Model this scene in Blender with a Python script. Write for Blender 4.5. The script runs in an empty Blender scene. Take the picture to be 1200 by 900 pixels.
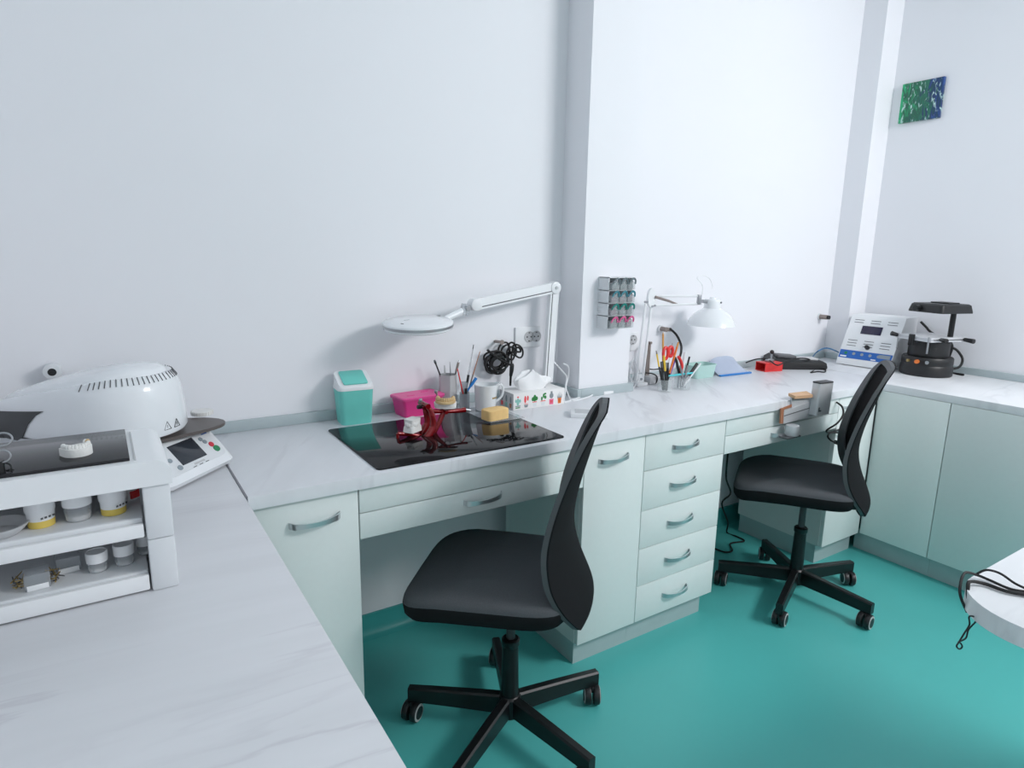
import bpy, bmesh, math, random
from mathutils import Vector, Matrix, noise
random.seed(7)
PI = math.pi
SC = bpy.context.scene
COL = SC.collection
H = 0.853                      # bench height
V = Vector

# ------------------------------------------------------------------ camera frame
CAM = V((0.0252, -2.0901, 1.4189))
YAW, PIT, ROL, FPX = -0.5757, -0.2044, 0.0177, 742.53
def _axes():
    f = V((-math.sin(YAW)*math.cos(PIT), math.cos(YAW)*math.cos(PIT), math.sin(PIT)))
    r = V((math.cos(YAW), math.sin(YAW), 0)); u = r.cross(f)
    return r*math.cos(ROL)+u*math.sin(ROL), u*math.cos(ROL)-r*math.sin(ROL), f
AR, AU, AF = _axes()
def at(u, v, ax, val):
    """world point on the plane <ax>=val seen at photo pixel u,v (surveying aid)"""
    d = AF + AR*((u-600)/FPX) - AU*((v-450)/FPX)
    i = 'xyz'.index(ax)
    return CAM + d*((val-CAM[i])/d[i])

# ------------------------------------------------------------------ materials
def lin(c):
    out = []
    for x in c:
        x /= 255.0
        out.append(x/12.92 if x <= 0.04045 else ((x+0.055)/1.055)**2.4)
    return (*out, 1.0)
def mat(name, col, rough=0.5, metal=0.0, var=0.05, scale=25.0, bump=0.0, bscale=None,
        alpha=1.0, trans=0.0, ior=1.45, coat=0.0, emit=0.0, spec=0.5, detail=3.0):
    m = bpy.data.materials.new(name); m.use_nodes = True
    nt = m.node_tree; N = nt.nodes; L = nt.links
    b = N['Principled BSDF']
    tc = N.new('ShaderNodeTexCoord')
    no = N.new('ShaderNodeTexNoise'); no.inputs['Scale'].default_value = scale; no.inputs['Detail'].default_value = detail
    L.new(tc.outputs['Object'], no.inputs['Vector'])
    mx = N.new('ShaderNodeMix'); mx.data_type = 'RGBA'
    c = lin(col)
    mx.inputs[6].default_value = tuple(max(0, x*(1-var)) for x in c[:3])+(1,)
    mx.inputs[7].default_value = tuple(min(1, x*(1+var)) for x in c[:3])+(1,)
    L.new(no.outputs['Fac'], mx.inputs[0]); L.new(mx.outputs[2], b.inputs['Base Color'])
    b.inputs['Roughness'].default_value = rough; b.inputs['Metallic'].default_value = metal
    b.inputs['Alpha'].default_value = alpha; b.inputs['IOR'].default_value = ior
    b.inputs['Transmission Weight'].default_value = trans
    b.inputs['Coat Weight'].default_value = coat
    b.inputs['Specular IOR Level'].default_value = spec
    if emit:
        b.inputs['Emission Color'].default_value = c; b.inputs['Emission Strength'].default_value = emit
    if bump:
        n2 = N.new('ShaderNodeTexNoise'); n2.inputs['Scale'].default_value = bscale or scale*4
        L.new(tc.outputs['Object'], n2.inputs['Vector'])
        bp = N.new('ShaderNodeBump'); bp.inputs['Strength'].default_value = bump; bp.inputs['Distance'].default_value = 0.002
        L.new(n2.outputs['Fac'], bp.inputs['Height']); L.new(bp.outputs['Normal'], b.inputs['Normal'])
    return m

def marble(name, base, vein, rot, stretch, scale, thr=0.03, rough=0.33, amt=0.35):
    m = bpy.data.materials.new(name); m.use_nodes = True
    nt = m.node_tree; N = nt.nodes; L = nt.links; b = N['Principled BSDF']
    tc = N.new('ShaderNodeTexCoord'); mp = N.new('ShaderNodeMapping')
    mp.inputs['Rotation'].default_value = (0, 0, rot); 
    mp2 = N.new('ShaderNodeMapping'); mp2.inputs['Scale'].default_value = stretch
    L.new(tc.outputs['Object'], mp.inputs['Vector']); L.new(mp.outputs['Vector'], mp2.inputs['Vector'])
    n1 = N.new('ShaderNodeTexNoise'); n1.inputs['Scale'].default_value = scale; n1.inputs['Detail'].default_value = 5
    n1.inputs['Distortion'].default_value = 0.55
    L.new(mp2.outputs['Vector'], n1.inputs['Vector'])
    def mth(op, a, bval):
        q = N.new('ShaderNodeMath'); q.operation = op
        L.new(a, q.inputs[0]); q.inputs[1].default_value = bval; return q.outputs[0]
    d = mth('ABSOLUTE', mth('SUBTRACT', n1.outputs['Fac'], 0.5), 0)
    r = N.new('ShaderNodeValToRGB'); r.color_ramp.elements[0].position = 0.0; r.color_ramp.elements[0].color = (amt, amt, amt, 1)
    r.color_ramp.elements[1].position = thr; r.color_ramp.elements[1].color = (0, 0, 0, 1)
    L.new(d, r.inputs['Fac'])
    n2 = N.new('ShaderNodeTexNoise'); n2.inputs['Scale'].default_value = scale*0.8; n2.inputs['Detail'].default_value = 2
    L.new(mp2.outputs['Vector'], n2.inputs['Vector'])
    r2 = N.new('ShaderNodeValToRGB'); r2.color_ramp.elements[0].position = 0.48; r2.color_ramp.elements[1].position = 0.68
    L.new(n2.outputs['Fac'], r2.inputs['Fac'])
    q = N.new('ShaderNodeMath'); q.operation = 'MULTIPLY'
    L.new(r.outputs['Color'], q.inputs[0]); L.new(r2.outputs['Color'], q.inputs[1])
    n3 = N.new('ShaderNodeTexNoise'); n3.inputs['Scale'].default_value = scale*2.4; n3.inputs['Detail'].default_value = 6
    L.new(mp2.outputs['Vector'], n3.inputs['Vector'])
    c3 = N.new('ShaderNodeMix'); c3.data_type = 'RGBA'; bl = lin(base)
    c3.inputs[6].default_value = tuple(x*0.91 for x in bl[:3])+(1,); c3.inputs[7].default_value = tuple(min(1, x*1.08) for x in bl[:3])+(1,)
    L.new(n3.outputs['Fac'], c3.inputs[0])
    mx = N.new('ShaderNodeMix'); mx.data_type = 'RGBA'; mx.inputs[7].default_value = lin(vein)
    L.new(q.outputs[0], mx.inputs[0]); L.new(c3.outputs[2], mx.inputs[6]); L.new(mx.outputs[2], b.inputs['Base Color'])
    b.inputs['Roughness'].default_value = rough; b.inputs['Specular IOR Level'].default_value = 0.4
    return m

def wall_mat(name, col):
    return mat(name, col, rough=0.75, var=0.015, scale=2.0, bump=0.06, bscale=260, spec=0.25)

M = {}
M['wall'] = wall_mat('wall_paint', (237, 239, 244))
M['ceiling'] = wall_mat('ceiling_paint', (235, 238, 240))
M['floor'] = mat('teal_vinyl', (79, 181, 177), rough=0.38, var=0.07, scale=2.2, bump=0.03, bscale=120, detail=6)
M['skirt'] = mat('teal_skirting', (60, 162, 160), rough=0.4, var=0.08, scale=6)
M['bench'] = marble('marble_bench', (224, 227, 232), (150, 150, 160), -0.95, (0.6, 3.2, 1), 2.0, thr=.035, amt=.42)
M['marble_left'] = marble('marble_left', (216, 218, 223), (158, 152, 165), 0.10, (0.5, 4.5, 1), 1.7, thr=0.02, amt=.38)
M['marble_right'] = marble('marble_right', (228, 231, 235), (160, 164, 172), -0.1, (0.7, 4.0, 1), 1.6, amt=.4)
M['edge_strip'] = mat('joint_strip_grey', (120, 120, 128), rough=0.35, metal=0.4)
M['upstand'] = mat('upstand_grey', (176, 190, 194), rough=0.4, var=0.04, metal=0.1)
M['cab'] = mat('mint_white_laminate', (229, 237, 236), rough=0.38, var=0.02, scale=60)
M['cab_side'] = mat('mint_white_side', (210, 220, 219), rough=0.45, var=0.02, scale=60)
M['edge'] = mat('door_edge_beige', (170, 172, 160), rough=0.5)
M['kick'] = mat('toe_kick_grey', (172, 188, 190), rough=0.4, metal=0.05)
M['chrome'] = mat('brushed_chrome', (204, 208, 212), rough=0.3, metal=0.85)
M['steel'] = mat('steel', (170, 172, 176), rough=0.3, metal=1.0)
M['alu'] = mat('satin_aluminium', (206, 209, 213), rough=0.42, metal=0.25)
M['black_pl'] = mat('black_plastic', (22, 23, 25), rough=0.42, var=0.15)
M['black_soft'] = mat('black_rubber', (18, 18, 20), rough=0.6)
M['char_pl'] = mat('charcoal_plastic', (52, 54, 57), rough=0.45)
M['fabric'] = mat('charcoal_fabric', (78, 81, 85), rough=0.95, var=0.25, scale=420, bump=0.3, bscale=700, spec=0.15)
M['fabric_dk'] = mat('black_fabric', (28, 29, 31), rough=0.95, var=0.2, scale=420, bump=0.25, bscale=700, spec=0.1)
M['mesh'] = mat('black_mesh', (13, 13, 15), rough=0.9, var=0.4, scale=500, bump=0.4, bscale=600, spec=0.1)
M['rim'] = mat('backrest_rim', (74, 77, 80), rough=0.6, var=0.1)
M['tyre'] = mat('caster_tyre', (190, 192, 192), rough=0.5)
M['black_metal'] = mat('black_metal', (17, 18, 20), rough=0.38, metal=0.2)
M['glass_black'] = mat('black_glass', (13, 13, 15), rough=0.06, ior=1.28, spec=0.35)
M['glass_grey'] = mat('dark_grey_glass', (40, 40, 43), rough=0.12, ior=1.3, spec=0.4)
M['teal_pl'] = mat('turquoise_plastic', (108, 208, 197), rough=0.45, var=0.04)
M['white_pl'] = mat('white_plastic', (236, 239, 242), rough=0.35, var=0.02)
M['white_gl'] = mat('white_gloss', (238, 242, 246), rough=0.18, var=0.015, coat=0.4)
M['offwhite'] = mat('off_white_plastic', (222, 226, 230), rough=0.4, var=0.03)
M['pink'] = mat('pink_plastic', (226, 62, 140), rough=0.42, var=0.04)
M['pink_lid'] = mat('pink_lid', (230, 80, 150), rough=0.4, var=0.04)
M['red'] = mat('red_enamel', (132, 8, 18), rough=0.22, metal=0.35, coat=0.5)
M['red_pl'] = mat('red_plastic', (222, 45, 45), rough=0.4)
M['orange'] = mat('orange', (232, 120, 50), rough=0.4)
M['yellow'] = mat('yellow', (236, 196, 60), rough=0.5)
M['plaster'] = mat('dental_plaster', (232, 232, 230), rough=0.75, var=0.06, scale=80, bump=0.3)
M['beige'] = mat('beige_teeth', (206, 176, 128), rough=0.6, var=0.12, scale=60)
M['grey_pl'] = mat('grey_plastic', (190, 192, 195), rough=0.45)
M['dkgrey'] = mat('dark_grey', (86, 88, 92), rough=0.5)
M['clear'] = mat('clear_plastic', (225, 232, 235), rough=0.12, alpha=0.20)
M['clear2'] = mat('clear_smoky', (190, 198, 205), rough=0.15, alpha=0.40)
M['glass'] = mat('clear_glass', (225, 236, 238), rough=0.03, alpha=0.16)
M['ceramic'] = mat('white_ceramic', (228, 233, 236), rough=0.15, coat=0.5)
M['sponge'] = mat('yellow_sponge', (246, 205, 138), rough=0.95, var=0.08, scale=120, bump=0.6, bscale=300)
M['wood'] = mat('wood', (205, 165, 128), rough=0.6, var=0.15, scale=18)
M['wood_dk'] = mat('wood_dark', (165, 110, 82), rough=0.6, var=0.15, scale=18)
M['pencil'] = mat('pencil_wood', (214, 150, 80), rough=0.5)
M['tissue'] = mat('tissue_paper', (244, 246, 248), rough=0.9, var=0.01)
M['card'] = mat('white_card', (238, 238, 238), rough=0.6, var=0.02)
M['green'] = mat('leaf_green', (40, 130, 60), rough=0.6)
M['mint'] = mat('mint_print', (130, 190, 180), rough=0.6)
M['pinkpr'] = mat('pink_print', (240, 110, 150), rough=0.6)
M['redpr'] = mat('red_print', (235, 75, 80), rough=0.6)
M['greypr'] = mat('grey_print', (130, 140, 145), rough=0.6)
M['blue'] = mat('blue_plastic', (25, 120, 200), rough=0.35)
M['bluepanel'] = mat('blue_panel', (22, 92, 178), rough=0.4)
M['bluecable'] = mat('blue_cable', (30, 105, 155), rough=0.4)
M['lcd'] = mat('lcd_dark', (38, 32, 62), rough=0.2)
M['screen'] = mat('screen_dark', (46, 50, 58), rough=0.12)
M['aqua'] = mat('aqua_tub', (188, 226, 220), rough=0.4, alpha=0.9)
M['lilac'] = mat('frosted_lilac', (188, 200, 222), rough=0.35, alpha=0.75)
M['turq'] = mat('turquoise_handle', (80, 205, 215), rough=0.4)
M['purple'] = mat('purple_plastic', (110, 80, 160), rough=0.4)
M['gold'] = mat('gold_print', (170, 145, 90), rough=0.4, metal=0.4)
M['brass'] = mat('brass', (190, 165, 110), rough=0.35, metal=0.9)
M['taupe'] = mat('taupe_metal', (140, 129, 124), rough=0.4, metal=0.3)
M['plate_dk'] = mat('plate_dark', (84, 77, 75), rough=0.4)
M['panelgrey'] = mat('button_grey', (140, 152, 160), rough=0.5)
M['btn_red'] = mat('button_red', (205, 40, 60), rough=0.4)
M['btn_green'] = mat('button_green', (20, 130, 80), rough=0.4)
M['jar_yellow'] = mat('jar_label_yellow', (228, 200, 95), rough=0.6)
M['h_grey'] = mat('handle_grey', (110, 122, 128), rough=0.4)
M['h_blue'] = mat('handle_blue', (60, 135, 150), rough=0.4)
M['h_teal'] = mat('handle_teal', (0, 130, 120), rough=0.4)
M['h_pink'] = mat('handle_pink', (225, 95, 150), rough=0.4)
M['fill1'] = mat('fill_dark_teal', (48, 74, 78), rough=0.6, var=0.3, scale=90)
M['fill2'] = mat('fill_mauve', (92, 62, 78), rough=0.6, var=0.3, scale=90)
M['fill3'] = mat('fill_grey', (74, 86, 92), rough=0.6, var=0.3, scale=90)

def painting_mat():
    m = bpy.data.materials.new('abstract_paint'); m.use_nodes = True
    nt = m.node_tree; N = nt.nodes; L = nt.links; b = N['Principled BSDF']
    tc = N.new('ShaderNodeTexCoord'); sp = N.new('ShaderNodeSeparateXYZ'); L.new(tc.outputs['Object'], sp.inputs[0])
    no = N.new('ShaderNodeTexNoise'); no.inputs['Scale'].default_value = 16; no.inputs['Detail'].default_value = 7; no.inputs['Distortion'].default_value = 1.2
    mp = N.new('ShaderNodeMapping'); mp.inputs['Rotation'].default_value = (0.7, 0, 0); mp.inputs['Scale'].default_value = (1, 2.6, 1)
    L.new(tc.outputs['Object'], mp.inputs[0]); L.new(mp.outputs[0], no.inputs['Vector'])
    a = N.new('ShaderNodeMath'); a.operation = 'MULTIPLY_ADD'; a.inputs[1].default_value = -4.0; a.inputs[2].default_value = -0.28
    L.new(sp.outputs['Y'], a.inputs[0])
    s = N.new('ShaderNodeMath'); s.operation = 'MULTIPLY_ADD'; s.inputs[1].default_value = 1.5
    L.new(no.outputs['Fac'], s.inputs[0]); L.new(a.outputs[0], s.inputs[2])
    r = N.new('ShaderNodeValToRGB'); e = r.color_ramp.elements
    e[0].position = 0.0; e[0].color = lin((10, 170, 110)); e[1].position = 1.0; e[1].color = lin((30, 70, 135))
    for p, c in ((0.16, (14, 130, 85)), (0.34, (12, 84, 66)), (0.5, (20, 108, 84)), (0.62, (14, 64, 78)), (0.8, (16, 48, 98))):
        q = e.new(p); q.color = lin(c)
    L.new(s.outputs[0], r.inputs[0])
    n2 = N.new('ShaderNodeTexNoise'); n2.inputs['Scale'].default_value = 30; n2.inputs['Detail'].default_value = 4; n2.inputs['Distortion'].default_value = 0.8
    L.new(mp.outputs[0], n2.inputs['Vector'])
    r2 = N.new('ShaderNodeValToRGB'); r2.color_ramp.elements[0].position = 0.57; r2.color_ramp.elements[1].position = 0.68
    L.new(n2.outputs['Fac'], r2.inputs[0])
    mx = N.new('ShaderNodeMix'); mx.data_type = 'RGBA'; mx.inputs[7].default_value = lin((190, 225, 222))
    L.new(r2.outputs[0], mx.inputs[0]); L.new(r.outputs[0], mx.inputs[6]); L.new(mx.outputs[2], b.inputs['Base Color'])
    b.inputs['Roughness'].default_value = 0.4
    return m
M['paint'] = painting_mat()

# ------------------------------------------------------------------ mesh builder
class MB:
    def __init__(self, default='white_pl'):
        self.bm = bmesh.new(); self.mats = []; self.d = default; self.X = Matrix.Identity(4)
    def mi(self, m):
        m = m or self.d
        if m not in self.mats: self.mats.append(m)
        return self.mats.index(m)
    def merge(self, t, m=None, X=None):
        k = self.mi(m)
        for f in t.faces: f.material_index = k
        if X is not None: t.transform(X)
        t.transform(self.X)
        bmesh.ops.recalc_face_normals(t, faces=t.faces)
        me = bpy.data.meshes.new('t'); t.to_mesh(me); t.free()
        self.bm.from_mesh(me); bpy.data.meshes.remove(me)
        return self
    def box(self, lo, hi, m=None, bev=0.0, X=None, seg=2, taper=None):
        t = bmesh.new(); bmesh.ops.create_cube(t, size=1)
        lo, hi = V(lo), V(hi)
        for v in t.verts:
            p = v.co + V((.5, .5, .5))
            s = 1.0
            if taper and v.co.z > 0: s = taper
            c = (lo+hi)/2
            q = V([lo[i]+(hi[i]-lo[i])*p[i] for i in range(3)])
            if s != 1.0: q.x = c.x+(q.x-c.x)*s; q.y = c.y+(q.y-c.y)*s
            v.co = q
        if bev: bmesh.ops.bevel(t, geom=list(t.edges), offset=bev, segments=seg, affect='EDGES', profile=0.5)
        return self.merge(t, m, X)
    def cyl(self, p0, p1, r0, r1=None, m=None, n=20, bev=0.0):
        p0, p1 = V(p0), V(p1); r1 = r0 if r1 is None else r1
        d = p1-p0; t = bmesh.new()
        bmesh.ops.create_cone(t, cap_ends=True, segments=n, radius1=r0, radius2=max(r1, 1e-5), depth=d.length)
        if bev:
            es = [e for e in t.edges if len(e.link_faces) == 2 and any(len(f.verts) > 4 for f in e.link_faces)]
            bmesh.ops.bevel(t, geom=es, offset=bev, segments=2, affect='EDGES', profile=0.5)
        X = Matrix.Translation((p0+p1)/2) @ d.to_track_quat('Z', 'Y').to_matrix().to_4x4()
        return self.merge(t, m, X)
    def tube(self, pts, r, m=None, n=8, closed=False, caps=True):
        pts = [V(p) for p in pts]; t = bmesh.new(); rings = []
        N = len(pts); up = V((0.13, 0.27, 0.95)).normalized()
        prev = None
        for i, p in enumerate(pts):
            a = pts[(i-1) % N] if (closed or i > 0) else p
            b = pts[(i+1) % N] if (closed or i < N-1) else p
            d = (b-a)
            d = d.normalized() if d.length > 1e-9 else V((0, 0, 1))
            if prev is None:
                x = d.cross(up)
                if x.length < 1e-3: x = d.cross(V((1, 0, 0)))
            else:
                x = prev - d*prev.dot(d)
                if x.length < 1e-6: x = d.cross(up)
            x.normalize(); prev = x.copy(); y = d.cross(x)
            rr = r[i] if isinstance(r, (list, tuple)) else r
            rings.append([t.verts.new(p+(x*math.cos(2*PI*k/n)+y*math.sin(2*PI*k/n))*rr) for k in range(n)])
        for i in range(N if closed else N-1):
            a, b = rings[i], rings[(i+1) % N]
            for k in range(n): t.faces.new((a[k], a[(k+1) % n], b[(k+1) % n], b[k]))
        if caps and not closed:
            t.faces.new(rings[0][::-1]); t.faces.new(rings[-1])
        return self.merge(t, m)
    def lathe(self, prof, m=None, n=32, X=None):
        """prof: list of (radius, z); ends with radius 0 are closed"""
        t = bmesh.new(); rings = []
        for r, z in prof:
            if r < 1e-6: rings.append([t.verts.new((0, 0, z))])
            else: rings.append([t.verts.new((r*math.cos(2*PI*k/n), r*math.sin(2*PI*k/n), z)) for k in range(n)])
        for a, b in zip(rings, rings[1:]):
            for k in range(n):
                k2 = (k+1) % n
                if len(a) == 1 and len(b) == 1: continue
                if len(a) == 1: t.faces.new((a[0], b[k2], b[k]))
                elif len(b) == 1: t.faces.new((a[k], a[k2], b[0]))
                else: t.faces.new((a[k], a[k2], b[k2], b[k]))
        return self.merge(t, m, X)
    def prism(self, poly, z0, z1, m=None, bev=0.0, X=None, scale_top=1.0):
        t = bmesh.new(); n = len(poly)
        cx = sum(p[0] for p in poly)/n; cy = sum(p[1] for p in poly)/n
        a = [t.verts.new((p[0], p[1], z0)) for p in poly]
        b = [t.verts.new((cx+(p[0]-cx)*scale_top, cy+(p[1]-cy)*scale_top, z1)) for p in poly]
        t.faces.new(a[::-1]); top = t.faces.new(b)
        for i in range(n): t.faces.new((a[i], a[(i+1) % n], b[(i+1) % n], b[i]))
        if bev: bmesh.ops.bevel(t, geom=list(top.edges), offset=bev, segments=2, affect='EDGES', profile=0.5)
        return self.merge(t, m, X)
    def sph(self, c, r, m=None, u=16, v=10, X=None):
        t = bmesh.new(); bmesh.ops.create_uvsphere(t, u_segments=u, v_segments=v, radius=1)
        r = V((r, r, r)) if not hasattr(r, '__len__') else V(r)
        Y = Matrix.Translation(V(c)) @ (X or Matrix.Identity(4)) @ Matrix.Diagonal((*r, 1))
        return self.merge(t, m, Y)
    def loft(self, rings, m=None, cap0=True, cap1=True):
        t = bmesh.new(); R = [[t.verts.new(V(p)) for p in r] for r in rings]; n = len(R[0])
        for a, b in zip(R, R[1:]):
            for k in range(n): t.faces.new((a[k], a[(k+1) % n], b[(k+1) % n], b[k]))
        if cap0: t.faces.new(R[0][::-1])
        if cap1: t.faces.new(R[-1])
        return self.merge(t, m)
    def grid(self, P, m=None, keep=None, thick=0.0):
        """P[i][j] vertices; keep(i,j) selects quads; thick: offset along the normals for a solid sheet"""
        t = bmesh.new(); vs = [[t.verts.new(V(p)) for p in row] for row in P]
        for i in range(len(P)-1):
            for j in range(len(P[0])-1):
                if keep is None or keep(i, j): t.faces.new((vs[i][j], vs[i+1][j], vs[i+1][j+1], vs[i][j+1]))
        bmesh.ops.delete(t, geom=[v for v in t.verts if not v.link_faces], context='VERTS')
        bmesh.ops.recalc_face_normals(t, faces=t.faces)
        if thick:
            bmesh.ops.solidify(t, geom=list(t.faces), thickness=thick)
        return self.merge(t, m)
    def shell(self, A, B, m=None, keep=None):
        """closed sheet between two vertex grids A and B"""
        t = bmesh.new(); nI, nJ = len(A)-1, len(A[0])-1
        va = [[t.verts.new(V(p)) for p in r] for r in A]; vb = [[t.verts.new(V(p)) for p in r] for r in B]
        K = lambda i, j: 0 <= i < nI and 0 <= j < nJ and (keep is None or keep(i, j))
        for i in range(nI):
            for j in range(nJ):
                if not K(i, j): continue
                t.faces.new((va[i][j], va[i+1][j], va[i+1][j+1], va[i][j+1])); t.faces.new((vb[i][j+1], vb[i+1][j+1], vb[i+1][j], vb[i][j]))
                for di, dj, p, q in ((-1, 0, (i, j), (i, j+1)), (1, 0, (i+1, j+1), (i+1, j)), (0, -1, (i+1, j), (i, j)), (0, 1, (i, j+1), (i+1, j+1))):
                    if not K(i+di, j+dj): t.faces.new((va[p[0]][p[1]], va[q[0]][q[1]], vb[q[0]][q[1]], vb[p[0]][p[1]]))
        bmesh.ops.delete(t, geom=[v for v in t.verts if not v.link_faces], context='VERTS')
        return self.merge(t, m)
    def build(self, name, parent=None, label=None, cat=None, group=None, kind=None, sharp=35):
        me = bpy.data.meshes.new(name)
        if parent is None:
            vs = self.bm.verts
            lo = V([min(v.co[i] for v in vs) for i in range(3)]); hi = V([max(v.co[i] for v in vs) for i in range(3)])
            org = V(((lo.x+hi.x)/2, (lo.y+hi.y)/2, lo.z))
            self.bm.transform(Matrix.Translation(-org))
        self.bm.to_mesh(me); self.bm.free()
        for f in me.polygons: f.use_smooth = True
        me.set_sharp_from_angle(angle=math.radians(sharp))
        for k in self.mats: me.materials.append(M[k])
        o = bpy.data.objects.new(name, me); COL.objects.link(o)
        if parent is None: o.location = org
        else: o.parent = parent
        if label: o['label'] = label
        if cat: o['category'] = cat
        if group: o['group'] = group
        if kind: o['kind'] = kind
        return o

def thing(name, label, cat, loc=(0, 0, 0), rotz=0.0, group=None):
    o = bpy.data.objects.new(name, None); COL.objects.link(o)
    o.empty_display_size = 0.05
    o.location = loc; o.rotation_euler = (0, 0, rotz); o['label'] = label; o['category'] = cat
    if group: o['group'] = group
    return o
def dup(o, parent=None, top=True):
    c = o.copy(); COL.objects.link(c)
    if parent is not None: c.parent = parent
    for ch in list(o.children): dup(ch, c, False)
    return c
def spline(pts, n=8, closed=False):
    pts = [V(p) for p in pts]; out = []; N = len(pts)
    for i in range(N if closed else N-1):
        g = (lambda k: pts[k % N]) if closed else (lambda k: pts[max(0, min(N-1, k))])
        a, b, c, d = g(i-1), g(i), g(i+1), g(i+2)
        for k in range(n):
            t = k/n
            out.append(0.5*((2*b)+(c-a)*t+(2*a-5*b+4*c-d)*t*t+(3*b-a-3*c+d)*t**3))
    if not closed: out.append(pts[-1])
    return out
def rrect(x0, y0, x1, y1, r, n=5):
    p = []
    for cx, cy, a in ((x1-r, y1-r, 0), (x0+r, y1-r, 90), (x0+r, y0+r, 180), (x1-r, y0+r, 270)):
        for k in range(n+1):
            t = math.radians(a+90*k/n); p.append((cx+r*math.cos(t), cy+r*math.sin(t)))
    return p
def RZ(a): return Matrix.Rotation(a, 4, 'Z')
def RX(a): return Matrix.Rotation(a, 4, 'X')
def RY(a): return Matrix.Rotation(a, 4, 'Y')
def T(*p): return Matrix.Translation(V(p))

# ================================================================== SETTING
XL, XW, YF, ZC = -0.46, 3.709, -4.4, 2.85
PX0, PX1, PY = 1.607, 1.872, -0.146          # wall pillar
QX0, QY = 3.551, -0.1225                     # corner pillar
def struct(mb, name): return mb.build(name, kind='structure')
struct(MB('floor').box((XL, YF, -0.05), (XW, 0, 0)), 'floor')
struct(MB('wall').box((XL-.1, 0, -0.05), (XW+.1, 0.1, ZC)), 'wall_back')
struct(MB('wall').box((XW, YF, -0.05), (XW+.1, 0, ZC)), 'wall_right')
struct(MB('wall').box((XL-.1, YF, -0.05), (XL, 0, ZC)), 'wall_left')
struct(MB('ceiling').box((XL-.1, YF, ZC), (XW+.1, 0.1, ZC+.1)), 'ceiling')
struct(MB('wall').box((PX0, PY, 0), (PX1, 0, ZC)), 'wall_pillar')
struct(MB('wall').box((QX0, QY, 0), (XW, 0, ZC)), 'wall_corner')
# coved vinyl skirting in the two knee holes
for nm, xa, xb in (('baseboard_back', 0.54, 1.60), ('baseboard_middle', 1.875, 3.04)):
    mb = MB('skirt')
    prof = [(0.0, 0.0), (-0.045, 0.0), (-0.030, 0.004), (-0.018, 0.015), (-0.012, 0.035), (-0.010, 0.085), (0.0, 0.085)]
    mb.loft([[(xa, y, z) for y, z in prof], [(xb, y, z) for y, z in prof]])
    struct(mb, nm)
# grey upstands where worktops meet the walls
UH, UT = 0.034, 0.018
for i, (lo, hi) in enumerate((((XL+.002, -UT, H), (PX0, -.0005, H+UH)), ((PX0-UT, PY-UT, H), (PX0-.0005, -UT, H+UH)),
                ((PX0, PY-UT, H), (PX1+UT, PY-.0005, H+UH)), ((PX1+.0005, PY, H), (PX1+UT, -UT, H+UH)),
                ((PX1+UT, -UT, H), (QX0-UT, -.0005, H+UH)), ((QX0-UT, QY-UT, H), (QX0-.0005, 0-UT, H+UH)),
                ((QX0, QY-UT, H), (XW-UT, QY-.0005, H+UH)), ((XW-UT, -1.75, H), (XW-.0005, QY-UT, H+UH)))):
    struct(MB('upstand').box(lo, hi, bev=0.0015), 'trim_%d' % (i+1))

# ================================================================== WORKTOPS
TH = 0.0335
t = thing('worktop', 'long pale marble-look worktop along the back wall carrying the black glass mat', 'worktop', (1.7, -.3, H-TH))
g = 0.001
poly = [(.268, -g), (.268, -.6), (3.053, -.6), (3.164, -.488), (3.164, -g), (PX1+g, -g), (PX1+g, PY-g), (PX0-g, PY-g), (PX0-g, -g)]
MB('bench').prism([(x-1.7, y+.3) for x, y in poly], 0, TH, bev=.0015).build('top_slab', t)
MB('edge_strip').box((.2635-1.7, -.3, .0), (.268-1.7, .299, TH+.0012)).build('joint_strip', t)
t = thing('worktop', 'foreground marble-look worktop on the left carrying the furnace and drawer organizer', 'worktop', (-.1, -.8, 0))
MB('marble_left').prism([(XL+.002+.1, .8-g), (XL+.002+.1, -.8), (.2633+.1, -.8), (.2633+.1, .8-g)], H-TH, H, bev=.0015).build('top_slab', t)
MB('cab_side').box((XL+.02+.1, -.75, .0), (.2+.1, .1, H-TH)).build('support_panel', t)
t = thing('worktop', 'marble-look worktop along the right wall under the black vacuum former', 'worktop', (3.4, -.9, H-TH))
poly = [(3.166, -QY*0-g), (3.166, -.4885), (3.053, -.602), (3.053, -1.75), (XW-g, -1.75), (XW-g, QY-g), (QX0-g, QY-g), (QX0-g, -g)]
MB('marble_right').prism([(x-3.4, y+.9) for x, y in poly], 0, TH, bev=.0015).build('top_slab', t)
# round-ended table entering at the right edge of the frame
t = thing('table', 'round-ended pale marble table entering at the right edge with black cables lying over it', 'table', (1.7, -2.1, 0))
poly = []
cx, cy, r = 1.315, -1.772, .115
for k in range(13):
    a = math.radians(90+90*k/12)
    poly.append((cx+r*math.cos(a)-1.7, cy+r*math.sin(a)+2.1))
poly += [(1.2-1.7, -2.45+2.1), (2.35-1.7, -2.45+2.1), (2.35-1.7, -1.657+2.1)]
MB('marble_right').prism(poly, H-TH, H, bev=.002).build('top_slab', t)
MB('cab_side').box((1.75-1.7, -2.3+2.1, 0), (2.3-1.7, -1.78+2.1, H-TH)).build('support_panel', t)

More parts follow.
